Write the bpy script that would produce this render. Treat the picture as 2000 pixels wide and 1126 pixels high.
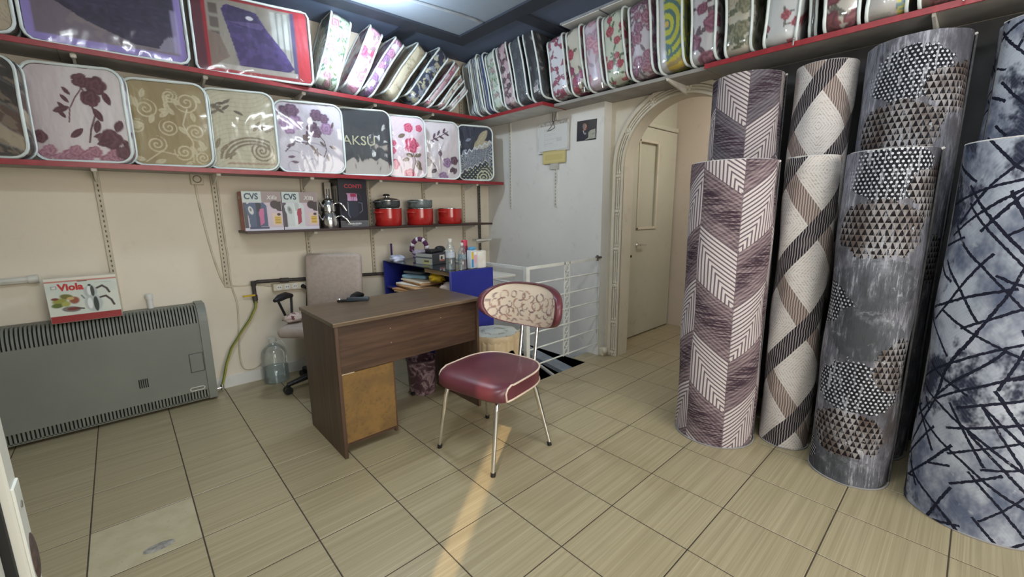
import bpy, bmesh, math, random
import numpy as np
from mathutils import Matrix, Vector

for o in list(bpy.data.objects):
    bpy.data.objects.remove(o, do_unlink=True)
SC = bpy.context.scene
COL = SC.collection
PI = math.pi

# ------------------------------------------------------------------ camera
def set_camera():
    pitch, roll, yaw = .1829, -.0099, .8293
    fw = Vector((math.cos(pitch)*math.cos(yaw), math.cos(pitch)*math.sin(yaw), -math.sin(pitch)))
    r = fw.cross(Vector((0, 0, 1))).normalized(); up = r.cross(fw)
    c, s = math.cos(roll), math.sin(roll)
    R = c*r+s*up; U = -s*r+c*up
    cam = bpy.data.cameras.new('camera'); cam.sensor_width = 36.0
    cam.lens = 830.7143/2000*36; cam.clip_start = .02; cam.clip_end = 60
    o = bpy.data.objects.new('camera', cam); COL.objects.link(o)
    m = Matrix((R, U, -fw)).transposed().to_4x4()
    m.translation = Vector((.2409, -3.2557, 1.2611))
    o.matrix_world = m
    SC.camera = o
set_camera()

# ------------------------------------------------------------------ world, lights, exposure
W = bpy.data.worlds.new('world'); SC.world = W; W.use_nodes = True
W.node_tree.nodes['Background'].inputs[0].default_value = (.86, .93, 1.0, 1)
W.node_tree.nodes['Background'].inputs[1].default_value = 0.9
SC.view_settings.view_transform = 'Standard'
SC.view_settings.look = 'None'
SC.view_settings.exposure = 0.34
SC.view_settings.gamma = 1.0
SC.view_settings.use_curve_mapping = False

def area_light(name, loc, target, sx, sy, power, col):
    l = bpy.data.lights.new(name, 'AREA'); l.shape = 'RECTANGLE'; l.size = sx; l.size_y = sy
    l.energy = power; l.color = col
    o = bpy.data.objects.new(name, l); COL.objects.link(o)
    o.location = loc
    d = Vector(target)-Vector(loc)
    o.rotation_euler = d.to_track_quat('-Z', 'Y').to_euler()
    return o
# daylight that comes in through the open shop front behind the camera
area_light('daylight_shopfront', (.6, -5.35, 1.45), (1.0, .3, 1.2), 3.2, 2.0, 92, (1.0, .95, .88))
# ceiling luminaires of the shop (cool white)
def bulb_light(name, loc, power, col, r):
    l = bpy.data.lights.new(name, 'POINT'); l.energy = power; l.color = col; l.shadow_soft_size = r
    o = bpy.data.objects.new(name, l); COL.objects.link(o); o.location = loc
bulb_light('ceiling_bulb_light', (1.62, -.50, 2.47), 24, (.76, .88, 1.0), .06)
area_light('ceiling_tube_light', (.35, -2.5, 2.6), (.35, -2.5, 0), .9, .3, 22, (.86, .94, 1.0))
area_light('ceiling_tube_light', (1.9, -3.3, 2.6), (2.0, -3.2, 0), .9, .3, 10, (.88, .95, 1.0))
# added unseen fill light that brightens the passage behind the arch
area_light('passage_fill_light', (4.0, -2.05, 2.36), (4.1, -1.4, .8), .4, .3, 7, (1.0, .96, .90))
# low sun through the gap of the entrance door
def sun():
    l = bpy.data.lights.new('sun', 'SUN'); l.energy = 2.6; l.angle = .02; l.color = (1, .74, .46)
    o = bpy.data.objects.new('sun', l); COL.objects.link(o)
    d = Vector((.80, .585, -.80)).normalized()
    o.rotation_euler = d.to_track_quat('-Z', 'Y').to_euler()
sun()

# ------------------------------------------------------------------ object helpers
def link(o, parent=None):
    COL.objects.link(o)
    if parent is not None:
        o.parent = parent
    return o
def tag(o, label=None, cat=None, group=None, kind=None):
    if label: o['label'] = label
    if cat: o['category'] = cat
    if group: o['group'] = group
    if kind: o['kind'] = kind
    return o
def thing(name, label, cat, loc=(0, 0, 0), rot=(0, 0, 0), group=None):
    o = bpy.data.objects.new(name, None); o.empty_display_size = .1
    link(o); o.location = loc; o.rotation_euler = rot
    return tag(o, label, cat, group)

class MB:
    """collects vertices and faces of one mesh"""
    def __init__(s): s.v = []; s.f = []; s.m = []; s.mi = 0
    def add(s, vs, fs):
        b = len(s.v); s.v += [tuple(p) for p in vs]
        for f in fs: s.f.append(tuple(b+i for i in f)); s.m.append(s.mi)
        return s
    def box(s, a, b, r=0.0, M=None):
        lo = [min(a[i], b[i]) for i in range(3)]; hi = [max(a[i], b[i]) for i in range(3)]
        if r <= 0:
            vs = [(x, y, z) for x in (lo[0], hi[0]) for y in (lo[1], hi[1]) for z in (lo[2], hi[2])]
            fs = [(0, 1, 3, 2), (4, 6, 7, 5), (0, 4, 5, 1), (2, 3, 7, 6), (0, 2, 6, 4), (1, 5, 7, 3)]
        else:
            r = min(r, *[(hi[i]-lo[i])*.49 for i in range(3)])
            bm = bmesh.new(); bmesh.ops.create_cube(bm, size=1)
            for v in bm.verts:
                v.co = Vector([lo[i]+(v.co[i]+.5)*(hi[i]-lo[i]) for i in range(3)])
            bmesh.ops.bevel(bm, geom=bm.edges[:], offset=r, segments=(1 if r < .006 else 3), profile=.5, affect='EDGES')
            bm.verts.index_update()
            vs = [tuple(v.co) for v in bm.verts]; fs = [[v.index for v in f.verts] for f in bm.faces]; bm.free()
        if M is not None: vs = [tuple(M @ Vector(p)) for p in vs]
        return s.add(vs, fs)
    def cyl(s, p0, p1, r0, r1=None, n=16, cap=True):
        r1 = r0 if r1 is None else r1
        p0 = Vector(p0); p1 = Vector(p1); d = (p1-p0).normalized()
        a = d.orthogonal().normalized(); b = d.cross(a)
        vs = []
        for p, r in ((p0, r0), (p1, r1)):
            for i in range(n):
                t = 2*PI*i/n; vs.append(p+a*(r*math.cos(t))+b*(r*math.sin(t)))
        fs = [(i, (i+1) % n, n+(i+1) % n, n+i) for i in range(n)]
        if cap: fs += [tuple(range(n-1, -1, -1)), tuple(range(n, 2*n))]
        return s.add(vs, fs)
    def tube(s, path, r, n=8, closed=False, rs=None):
        P = [Vector(p) for p in path]; k = len(P); vs = []; prev = None
        for i in range(k):
            if closed: d = P[(i+1) % k]-P[i-1]
            else: d = P[min(i+1, k-1)]-P[max(i-1, 0)]
            d = d.normalized() if d.length > 1e-9 else Vector((0, 0, 1))
            if prev is None: a = d.orthogonal().normalized()
            else:
                a = prev-d*prev.dot(d); a = a.normalized() if a.length > 1e-6 else d.orthogonal().normalized()
            prev = a; b = d.cross(a); rr = rs[i] if rs else r
            for j in range(n):
                t = 2*PI*j/n; vs.append(P[i]+a*(rr*math.cos(t))+b*(rr*math.sin(t)))
        fs = []
        for i in range(k if closed else k-1):
            q = (i+1) % k
            for j in range(n): fs.append((i*n+j, i*n+(j+1) % n, q*n+(j+1) % n, q*n+j))
        if not closed: fs += [tuple(range(n-1, -1, -1)), tuple(range((k-1)*n, k*n))]
        return s.add(vs, fs)
    def lathe(s, prof, c=(0, 0, 0), n=32, sq=1.0):
        vs = []; fs = []; k = len(prof)
        for r, z in prof:
            for i in range(n):
                t = 2*PI*i/n; vs.append((c[0]+r*math.cos(t), c[1]+r*sq*math.sin(t), c[2]+z))
        for j in range(k-1):
            for i in range(n): fs.append((j*n+i, j*n+(i+1) % n, (j+1)*n+(i+1) % n, (j+1)*n+i))
        if prof[0][0] > 1e-5: fs.append(tuple(range(n-1, -1, -1)))
        if prof[-1][0] > 1e-5: fs.append(tuple(range((k-1)*n, k*n)))
        return s.add(vs, fs)
    def prism(s, poly, axis, lo, hi):
        """polygon in the plane across axis, extruded from lo to hi"""
        k = len(poly)
        def mk(p, t):
            if axis == 0: return (t, p[0], p[1])
            if axis == 1: return (p[0], t, p[1])
            return (p[0], p[1], t)
        vs = [mk(p, lo) for p in poly]+[mk(p, hi) for p in poly]
        fs = [tuple(range(k-1, -1, -1)), tuple(range(k, 2*k))]+[(i, (i+1) % k, k+(i+1) % k, k+i) for i in range(k)]
        return s.add(vs, fs)
    def grid(s, fn, nu, nv):
        vs = [fn(i/nu, j/nv) for j in range(nv+1) for i in range(nu+1)]
        fs = [(j*(nu+1)+i, j*(nu+1)+i+1, (j+1)*(nu+1)+i+1, (j+1)*(nu+1)+i) for j in range(nv) for i in range(nu)]
        return s.add(vs, fs)
    def ell(s, c, r, n=16, m=10, M=None):
        vs = []; fs = []
        for j in range(m+1):
            p = PI*j/m
            for i in range(n):
                t = 2*PI*i/n
                q = Vector((r[0]*math.sin(p)*math.cos(t), r[1]*math.sin(p)*math.sin(t), r[2]*math.cos(p)))
                if M is not None: q = M @ q
                vs.append((c[0]+q[0], c[1]+q[1], c[2]+q[2]))
        for j in range(m):
            for i in range(n): fs.append((j*n+i, (j+1)*n+i, (j+1)*n+(i+1) % n, j*n+(i+1) % n))
        return s.add(vs, fs)
    def build(s, name, mats, parent=None, smooth=None, label=None, kind=None, recalc=True):
        me = bpy.data.meshes.new(name); me.from_pydata(s.v, [], s.f)
        if not isinstance(mats, (list, tuple)): mats = [mats]
        for m in mats: me.materials.append(m)
        if len(mats) > 1: me.polygons.foreach_set('material_index', s.m)
        if recalc:
            bm = bmesh.new(); bm.from_mesh(me)
            bmesh.ops.remove_doubles(bm, verts=bm.verts, dist=1e-6)
            bmesh.ops.recalc_face_normals(bm, faces=bm.faces); bm.to_mesh(me); bm.free()
        if smooth is not None:
            me.polygons.foreach_set('use_smooth', [True]*len(me.polygons))
            me.set_sharp_from_angle(angle=math.radians(smooth))
        o = bpy.data.objects.new(name, me); link(o, parent)
        if label: o['label'] = label
        if kind: o['kind'] = kind
        return o

def np_mesh(name, V, F, mats, parent=None, smooth=True, col=None, uv=None, mi=None, label=None):
    """V (n,3), F (m,4) numpy; optional per-vertex colour (n,3, scene linear) and per-vertex uv (n,2)"""
    me = bpy.data.meshes.new(name)
    V = np.asarray(V, np.float32); F = np.asarray(F, np.int32)
    me.vertices.add(len(V)); me.vertices.foreach_set('co', V.ravel())
    me.loops.add(F.size); me.loops.foreach_set('vertex_index', F.ravel())
    me.polygons.add(len(F)); me.polygons.foreach_set('loop_start', np.arange(0, F.size, 4, dtype=np.int32))
    me.update(calc_edges=True)
    if smooth: me.polygons.foreach_set('use_smooth', np.ones(len(F), bool))
    if not isinstance(mats, (list, tuple)): mats = [mats]
    for m in mats: me.materials.append(m)
    if mi is not None: me.polygons.foreach_set('material_index', np.asarray(mi, np.int32))
    if col is not None:
        a = me.color_attributes.new('Col', 'FLOAT_COLOR', 'POINT')
        a.data.foreach_set('color', np.c_[np.clip(col, 0, 1), np.ones(len(V))].astype(np.float32).ravel())
    if uv is not None:
        l = me.uv_layers.new(name='UVMap'); l.data.foreach_set('uv', np.asarray(uv, np.float32)[F.ravel()].ravel())
    me.validate(clean_customdata=False)
    o = bpy.data.objects.new(name, me); link(o, parent)
    if label: o['label'] = label
    return o

def lin(c):
    c = np.asarray(c, float)/255.
    return np.where(c <= .04045, c/12.92, ((c+.055)/1.055)**2.4)
def L(*c): return tuple(float(x) for x in lin(c))

def text(body, size, mat, parent, loc, rot, name='lettering', depth=.0006, sx=1.0, shear=0.0, bold=0.0):
    cu = bpy.data.curves.new('txt', 'FONT'); cu.body = body; cu.size = size; cu.extrude = depth; cu.align_x = 'LEFT'
    cu.resolution_u = 3; cu.shear = shear; cu.offset = bold
    t = bpy.data.objects.new('txt', cu); COL.objects.link(t)
    bpy.context.view_layer.update()
    me = bpy.data.meshes.new_from_object(t.evaluated_get(bpy.context.evaluated_depsgraph_get()))
    bpy.data.objects.remove(t, do_unlink=True)
    me.materials.clear(); me.materials.append(mat)
    o = bpy.data.objects.new(name, me); link(o, parent); o.location = loc; o.rotation_euler = rot; o.scale = (sx, 1, 1)
    return o

# ------------------------------------------------------------------ node helpers
class N:
    """a value in a shader node tree with arithmetic"""
    def __init__(s, nt, sock): s.nt = nt; s.k = sock
    def _m(s, op, *a):
        n = s.nt.nodes.new('ShaderNodeMath'); n.operation = op
        for i, x in enumerate((s,)+a):
            if isinstance(x, N): s.nt.links.new(x.k, n.inputs[i])
            else: n.inputs[i].default_value = float(x)
        return N(s.nt, n.outputs[0])
    def __add__(s, o): return s._m('ADD', o)
    __radd__ = __add__
    def __sub__(s, o): return s._m('SUBTRACT', o)
    def __rsub__(s, o): return (s*-1.0)+o
    def __mul__(s, o): return s._m('MULTIPLY', o)
    __rmul__ = __mul__
    def __truediv__(s, o): return s._m('DIVIDE', o)
    def floor(s): return s._m('FLOOR')
    def frac(s): return s._m('FRACT')
    def mod(s, o): return s._m('FLOORED_MODULO', o)
    def abs(s): return s._m('ABSOLUTE')
    def sin(s): return s._m('SINE')
    def gt(s, o): return s._m('GREATER_THAN', o)
    def lt(s, o): return s._m('LESS_THAN', o)
    def mx(s, o): return s._m('MAXIMUM', o)
    def mn(s, o): return s._m('MINIMUM', o)
    def sqrt(s): return s._m('SQRT')
    def pw(s, o): return s._m('POWER', o)
    def sst(s, a, b):
        n = s.nt.nodes.new('ShaderNodeMapRange'); n.interpolation_type = 'SMOOTHSTEP'
        s.nt.links.new(s.k, n.inputs[0]); n.inputs[1].default_value = a; n.inputs[2].default_value = b
        return N(s.nt, n.outputs[0])

class Tree:
    def __init__(s, name, rough=.6, metal=0., spec=.5):
        s.mat = bpy.data.materials.new(name); s.mat.use_nodes = True
        s.nt = s.mat.node_tree; s.b = s.nt.nodes['Principled BSDF']
        s.b.inputs['Roughness'].default_value = rough; s.b.inputs['Metallic'].default_value = metal
        s.b.inputs['Specular IOR Level'].default_value = spec
    def sep(s, vec):
        n = s.nt.nodes.new('ShaderNodeSeparateXYZ'); s.nt.links.new(vec, n.inputs[0])
        return [N(s.nt, q) for q in n.outputs]
    def coord(s, which):
        if which == 'pos': return s.nt.nodes.new('ShaderNodeNewGeometry').outputs['Position']
        return s.nt.nodes.new('ShaderNodeTexCoord').outputs[{'obj': 'Object', 'uv': 'UV', 'gen': 'Generated'}[which]]
    def vec(s, x, y, z=0.0):
        n = s.nt.nodes.new('ShaderNodeCombineXYZ')
        for i, q in enumerate((x, y, z)):
            if isinstance(q, N): s.nt.links.new(q.k, n.inputs[i])
            else: n.inputs[i].default_value = q
        return n.outputs[0]
    def noise(s, vec, scale, detail=2., rough=.5, dist=0.):
        n = s.nt.nodes.new('ShaderNodeTexNoise'); s.nt.links.new(vec, n.inputs['Vector'])
        n.inputs['Scale'].default_value = scale; n.inputs['Detail'].default_value = detail
        n.inputs['Roughness'].default_value = rough; n.inputs['Distortion'].default_value = dist
        return N(s.nt, n.outputs[0])
    def voro(s, vec, scale, feature='F1'):
        n = s.nt.nodes.new('ShaderNodeTexVoronoi'); s.nt.links.new(vec, n.inputs['Vector']); n.feature = feature
        n.inputs['Scale'].default_value = scale
        return N(s.nt, n.outputs[0])
    def rnd(s): return N(s.nt, s.nt.nodes.new('ShaderNodeObjectInfo').outputs['Random'])
    def mix(s, f, a, b):
        n = s.nt.nodes.new('ShaderNodeMix'); n.data_type = 'RGBA'
        for i, q in ((0, f), (6, a), (7, b)):
            if isinstance(q, N): s.nt.links.new(q.k, n.inputs[i])
            elif hasattr(q, 'is_output'): s.nt.links.new(q, n.inputs[i])
            elif i == 0: n.inputs[0].default_value = q
            else: n.inputs[i].default_value = (*q, 1)
        return n.outputs[2]
    def color(s, c):
        if hasattr(c, 'is_output'): s.nt.links.new(c, s.b.inputs['Base Color'])
        else: s.b.inputs['Base Color'].default_value = (*c, 1)
        return s
    def bump(s, h, strength=.3, dist=.002):
        n = s.nt.nodes.new('ShaderNodeBump'); n.inputs['Strength'].default_value = strength; n.inputs['Distance'].default_value = dist
        s.nt.links.new(h.k, n.inputs['Height']); s.nt.links.new(n.outputs[0], s.b.inputs['Normal']); return s
    def setv(s, name, v):
        if isinstance(v, N): s.nt.links.new(v.k, s.b.inputs[name])
        else: s.b.inputs[name].default_value = v
        return s

_plain = {}
def plain(name, c, rough=.5, metal=0., var=.12, scale=9., stretch=(1, 1, 1), bump=0., spec=.5, coat=0.):
    """a painted / plastic / metal surface with slight procedural unevenness"""
    if name in _plain: return _plain[name]
    t = Tree(name, rough, metal, spec)
    x, y, z = t.sep(t.coord('obj'))
    n = t.noise(t.vec(x*stretch[0], y*stretch[1], z*stretch[2]), scale, 4.)
    a = tuple(min(1, q*(1+var)) for q in c); b = tuple(q*(1-var) for q in c)
    t.color(t.mix(n.sst(.3, .7), b, a))
    if bump: t.bump(n, bump)
    if coat: t.setv('Coat Weight', coat)
    _plain[name] = t.mat
    return t.mat
# ------------------------------------------------------------------ shared materials
def mat_wall(name, c1, c2, stain):
    t = Tree(name, .75, 0, .3)
    p = t.coord('pos')
    n = t.noise(p, 1.3, 5., .6); f = t.noise(p, 9., 5., .65); g = t.noise(p, 160., 2.)
    c = t.mix(n.sst(.3, .7), c1, c2)
    c = t.mix(f.sst(.56, .76)*.35, c, stain)
    t.color(c).bump(g+f*2., .12, .002)
    return t.mat
M_CREAM = mat_wall('cream_paint', L(230, 220, 202), L(223, 213, 195), L(204, 194, 174))
M_WHITEWALL = mat_wall('white_paint', L(228, 226, 220), L(220, 218, 212), L(178, 178, 170))
M_PASSAGE = mat_wall('beige_paint', L(216, 203, 190), L(210, 197, 184), L(180, 168, 152))
M_SHAFT = mat_wall('shaft_paint', L(176, 190, 192), L(166, 178, 180), L(130, 138, 140))
M_CEIL = mat_wall('grey_ceiling_paint', L(96, 108, 130), L(90, 102, 124), L(78, 90, 112))
M_CEIL_LIGHT = mat_wall('pale_ceiling_paint', L(150, 162, 174), L(145, 157, 169), L(126, 138, 150))
M_DOOR = mat_wall('ivory_gloss_paint', L(204, 202, 184), L(196, 194, 176), L(170, 166, 148))
M_TRIM = mat_wall('ivory_moulding_paint', L(218, 210, 192), L(208, 200, 180), L(170, 160, 138))
M_RIB = plain('dark_slate_trim', L(44, 50, 62), .7)
M_WHITE = plain('white_plastic', L(220, 220, 214), .45, var=.04)
M_OFFWHITE = plain('off_white_enamel', L(208, 206, 196), .4, var=.08)
M_BLACK = plain('black_plastic', L(26, 26, 28), .45)
M_DARK = plain('dark_gap', L(22, 22, 22), .8)
M_CHROME = plain('chrome', (.80, .80, .80), .12, 1., var=.03)
M_RED = plain('red_shelf_edge', L(150, 44, 50), .35, var=.12, scale=30)
M_SHELF_UNDER = plain('grey_laminate', L(150, 146, 140), .6)
M_SHELF_WHITE = plain('white_laminate', L(205, 204, 200), .5)
M_RAIL = plain('cream_steel', L(196, 186, 164), .5, var=.08)
M_BRACKET = plain('bracket_steel', L(226, 222, 212), .45)

def mat_tile(name, patch=False):
    t = Tree(name, .32, 0, .45)
    x, y, z = t.sep(t.coord('pos')); r = t.rnd()
    if patch:
        n = t.noise(t.vec(x, y), 14., 4.); m = t.noise(t.vec(x, y), 45., 3.)
        c = t.mix(n.sst(.3, .7), L(190, 180, 150), L(178, 167, 135))
        c = t.mix(m.sst(.62, .7)*.3, c, L(150, 140, 120))
        t.setv('Roughness', .55)
    else:
        s1 = t.noise(t.vec(x*1.0+r*57., y*60.), 1., 3., .6)
        s2 = t.noise(t.vec(x*.9+r*31., y*190.), 1., 2., .6)
        s3 = t.noise(t.vec(x*2.0, y*2.0), 1.6, 3.)
        c = t.mix(s1.sst(.30, .70), L(158, 146, 115), L(175, 162, 131))
        c = t.mix(s2.sst(.54, .72)*.45, c, L(198, 185, 152))
        s4 = t.noise(t.vec(x*.5+r*83., y*85.), 1., 1., .5); c = t.mix(s4.sst(.56, .68)*.30, c, L(194, 181, 148)); c = t.mix(s4.sst(.40, .30)*.20, c, L(144, 131, 102))
        c = t.mix(s2.sst(.46, .28)*.35, c, L(134, 120, 92))
        c = t.mix((r*.14)+s3.sst(.5, .8)*.14, c, L(150, 136, 105))
        t.bump(s2, .05, .001)
    t.color(c); return t.mat
M_TILE = mat_tile('streaky_beige_tile'); M_TILE_PATCH = mat_tile('bare_cream_tile', True)
M_GROUT = plain('dark_grout', L(70, 61, 50), .9, var=.25, scale=18)

# ------------------------------------------------------------------ the room
CZ = 2.67          # ceiling height
YW = .335          # left wall plane
XC = 3.2           # wall with the calendar
XA = 3.3           # wall with the arch
HX0, HY0 = 2.33, -1.165   # stairwell hole corner

def struct(name, mb, m, label=None, smooth=None):
    o = mb.build(name, m, None, smooth); o['kind'] = 'structure'; o['category'] = name.split('_')[0]
    if label: o['label'] = label
    return o

# floor base with the stairwell cut out
b = MB()
b.box((-2.0, -5.6, -.12), (HX0, YW+.1, -.0013)); b.box((HX0, -5.6, -.12), (4.7, HY0, -.0013)); b.box((XC+.02, HY0, -.12), (4.7, -1.0, -.0013))
FLOOR = struct('floor', b, M_GROUT, 'floor of square beige streaky tiles with dark joints')
# tiles
TS = 1/3; UX = .996*TS; J = .0022
def tile_mesh(name, w, h, m):
    q = MB(); e = .0012
    vs = [(0, 0, -.006), (w, 0, -.006), (w, h, -.006), (0, h, -.006),
          (0, 0, -e), (w, 0, -e), (w, h, -e), (0, h, -e),
          (e, e, 0), (w-e, e, 0), (w-e, h-e, 0), (e, h-e, 0)]
    fs = [(0, 1, 5, 4), (1, 2, 6, 5), (2, 3, 7, 6), (3, 0, 4, 7), (4, 5, 9, 8), (5, 6, 10, 9), (6, 7, 11, 10), (7, 4, 8, 11), (8, 9, 10, 11)]
    q.add(vs, fs)
    me = bpy.data.meshes.new(name); me.from_pydata(q.v, [], q.f); me.materials.append(m); return me
TM = tile_mesh('tile', UX-2*J, TS-2*J, M_TILE)
rest = MB()
CAMP = Vector((.2409, -3.2557)); rt = random.Random(4)
n_t = 0
for i in range(-6, 14):
    for k in range(-17, 2):
        x0, x1 = i*UX+J, (i+1)*UX-J; y0, y1 = k*TS+J, (k+1)*TS-J
        y1 = min(y1, YW); x1 = min(x1, 4.6)
        if y1-y0 < .02 or x1-x0 < .02: continue
        if x1 > XC: y1 = min(y1, -1.02)
        if y1-y0 < .01: continue
        rects = []
        if x1 > HX0 and y1 > HY0 and x1 < XC:
            if y0 < HY0: rects.append((x0, y0, x1, HY0))
            if x0 < HX0: rects.append((x0, max(y0, HY0), HX0, y1))
        else: rects.append((x0, y0, x1, y1))
        for a in rects:
            if a[2]-a[0] < .012 or a[3]-a[1] < .012: continue
            c = Vector(((a[0]+a[2])/2, (a[1]+a[3])/2)); d = c-CAMP
            ang = math.degrees(math.atan2(d.y, d.x))
            vis = -8 < ang < 104 and d.length > .5 and c.y > -4.2
            if not vis:
                rest.box((a[0], a[1], -.006), (a[2], a[3], 0)); continue
            full = abs(a[2]-a[0]-(UX-2*J)) < 1e-4 and abs(a[3]-a[1]-(TS-2*J)) < 1e-4
            patch = (i == 0 and k == -4)
            if full and not patch: me = TM
            else: me = tile_mesh('tile', a[2]-a[0], a[3]-a[1], M_TILE_PATCH if patch else M_TILE)
            o = bpy.data.objects.new('tile', me); link(o, FLOOR)
            o.location = (a[0], a[1], rt.uniform(-.0003, .0003)); n_t += 1
            if patch: o['label'] = 'bare cream tile without streaks, with a grey plaster blot'
rest.build('tile_field', M_TILE, FLOOR, kind='stuff')
# grey plaster blot on the patch tile
b = MB(); rb = random.Random(3)
ring = [(math.cos(t*PI/12)*(.045+.007*rb.random()), math.sin(t*PI/12)*(.022+.004*rb.random())) for t in range(24)]
b.add([(.20, -1.275, .004)]+[(.20+x*.6, -1.275+y*.6, .004) for x, y in ring]+[(.20+x, -1.275+y, .0004) for x, y in ring],
      [(0, 1+i, 1+(i+1) % 24) for i in range(24)]+[(1+i, 25+i, 25+(i+1) % 24, 1+(i+1) % 24) for i in range(24)])
b.build('plaster_blot', plain('grey_plaster', L(150, 146, 138), .9, var=.35, scale=60, bump=.5), FLOOR, 40)

# left wall
b = MB(); b.box((-2.0, YW, -.105), (XC+.4, YW+.12, 2.8))
WL = struct('wall_left', b, M_CREAM, 'cream painted wall behind the shelves, desk and heater')
b = MB(); b.box((.62, YW-.012, 0), (HX0-.02, YW, .085))
struct('baseboard_left', b, M_WHITEWALL, 'low pale painted skirting under the cream wall')
# corner wall with the calendar
b = MB(); b.box((XC, -1.13, -.105), (XC+.3, YW+.1, 2.8))
struct('wall_corner', b, M_WHITEWALL, 'white wall between the corner and the arch')
# wall with the arch
AY, AR, AZ = -1.72, .455, 1.595
def arch_pts(r, n=32): return [(AY+r*math.cos(PI*i/n), AZ+r*math.sin(PI*i/n)) for i in range(n+1)]
b = MB()
T1 = .14
ap = arch_pts(AR)
for x in (XA, XA+T1):
    vs = [(x, -1.13+.0, -.2), (x, AY+AR, -.2), (x, AY+AR, AZ), (x, -1.13, AZ), (x, -5.6, -.2), (x, AY-AR, -.2), (x, AY-AR, AZ), (x, -5.6, AZ)]
    b.add(vs, [(0, 1, 2, 3), (5, 4, 7, 6)])
    up = [(x, p[0], p[1]) for p in ap]; tp = [(x, -1.13+(-5.6+1.13)*(j/32), 2.8) for j in range(33)]
    tp2 = [(x, y, 2.8) for y, z in ap]
    b.add(up+tp2, [(j, j+1, 34+j, 33+j) for j in range(32)])
    b.add([(x, -1.13, AZ), (x, AY+AR, AZ), (x, AY+AR, 2.8), (x, -1.13, 2.8)], [(0, 1, 2, 3)])
    b.add([(x, -5.6, AZ), (x, AY-AR, AZ), (x, AY-AR, 2.8), (x, -5.6, 2.8)], [(0, 1, 2, 3)])
jam = [(AY+AR, -.2)]+ap+[(AY-AR, -.2)]
b.add([(XA, y, z) for y, z in jam]+[(XA+T1, y, z) for y, z in jam], [(j, j+1, len(jam)+j+1, len(jam)+j) for j in range(len(jam)-1)])
struct('wall_right', b, M_TRIM, 'ivory wall with the arched opening, behind the rug rolls', 30)
# added dark board: the shade between the standing rugs as a colour
b = MB(); b.box((XA-.014, -5.5, .0), (XA-.001, -2.18, 2.09)); struct('wall_shade_board', b, plain('shade_board_grey', L(78, 78, 80), .8), 'added dark board for the shade on the wall behind the rug rolls')
# passage behind the arch
b = MB(); b.box((XA+T1, -1.02, -.1), (4.62, -.9, 2.45))
struct('wall_passage_left', b, M_DOOR, 'greenish ivory passage wall that holds the door')
b = MB(); b.box((4.6, -2.5, -.1), (4.7, -.9, 2.45))
struct('wall_passage_end', b, M_PASSAGE, 'beige end wall of the passage behind the arch')
b = MB(); b.box((XA+T1, -2.6, -.1), (4.7, -2.5, 2.45)); struct('wall_passage_right', b, M_PASSAGE)
b = MB(); b.box((XA, -2.6, 2.4), (4.7, -.9, 2.5)); struct('ceiling_passage', b, M_DOOR, 'flat ceiling of the passage behind the arch')
# front enclosure: wall with the door, entrance gap and shop front behind the camera
b = MB(); b.box((-2.1, -2.64, -.1), (.0, -2.58, 2.8)); struct('wall_front', b, M_WHITEWALL)
b = MB(); b.box((-2.1, -2.7, -.1), (-2.0, .5, 2.8)); struct('wall_far_left', b, M_CREAM)
b = MB(); b.box((.02, -5.6, -.1), (.1, -2.85, 2.8)); b.box((.02, -2.85, 1.9), (.1, -2.5, 2.8)); struct('wall_entrance', b, M_WHITEWALL)
b = MB(); b.box((0, -5.7, -.1), (4, -5.6, 2.8)); struct('wall_rear', b, M_WHITEWALL)

# ceiling: grey panels, dark ribs, pale central field
b = MB(); b.box((-2.1, -2.66, CZ), (XA+.3, YW+.1, CZ+.12)); b.box((.0, -5.7, CZ), (XA+.3, -2.66, CZ+.12)); CEIL = struct('ceiling', b, M_CEIL, 'dark grey panelled ceiling over the shelves')
FX, FY, BW = 2.495, -.185, .135
b = MB(); b.box((-2.0, -2.6, CZ-.006), (FX, FY, CZ)); b.box((.05, -5.6, CZ-.006), (FX, -2.6, CZ))
b.build('pale_field', M_CEIL_LIGHT, CEIL, label='pale flat central field of the ceiling')
b = MB(); b.box((-2.0, FY, CZ-.022), (FX+BW, FY+BW, CZ)); b.build('border_strip', M_RIB, CEIL)
b = MB(); b.box((FX, -5.6, CZ-.022), (FX+BW, FY, CZ)); b.build('border_strip', M_RIB, CEIL)
for x in (-1.4, -.2, 1.0, 2.06):
    b = MB(); b.box((x, FY+BW, CZ-.018), (x+.11, YW, CZ)); b.build('rib', M_RIB, CEIL)
for y in (-.83, -2.4, -4.0):
    b = MB(); b.box((FX+BW, y, CZ-.018), (XA, y+.11, CZ)); b.build('rib', M_RIB, CEIL)
# pale light panel set in the dark ceiling over the right-hand shelf
t = thing('ceiling_light_panel', 'long white rectangular light panel, unlit, in the dark ceiling above the quilt bags', 'light', (3.04, -1.6, CZ))
for y0, y1, m in ((-.72, .36, M_WHITE), (.375, .72, M_WHITE), (.36, .375, plain('grey_joint', L(120, 124, 130), .6))):
    MB().box((-.075, y0, -.02), (.075, y1, -.001), 0).build('diffuser' if m is M_WHITE else 'joint', m, t)
MB().box((-.082, -.735, -.014), (.082, .735, 0)).build('frame', plain('light_frame', L(150, 154, 160), .5), t)
# conduit on the pale ceiling
b = MB(); b.tube([(-.5, -.33, CZ-.014), (1.2, -.40, CZ-.014), (1.957, -.478, CZ-.014), (2.25, -.51, CZ-.016), (2.40, -.515, CZ-.016), (2.445, -.508, CZ-.02)], .011, 8)
o = b.build('cable_conduit', plain('grey_pvc', L(150, 158, 166), .5), None, 40); tag(o, 'thin grey cable conduit fixed to the pale ceiling', 'conduit')
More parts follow.
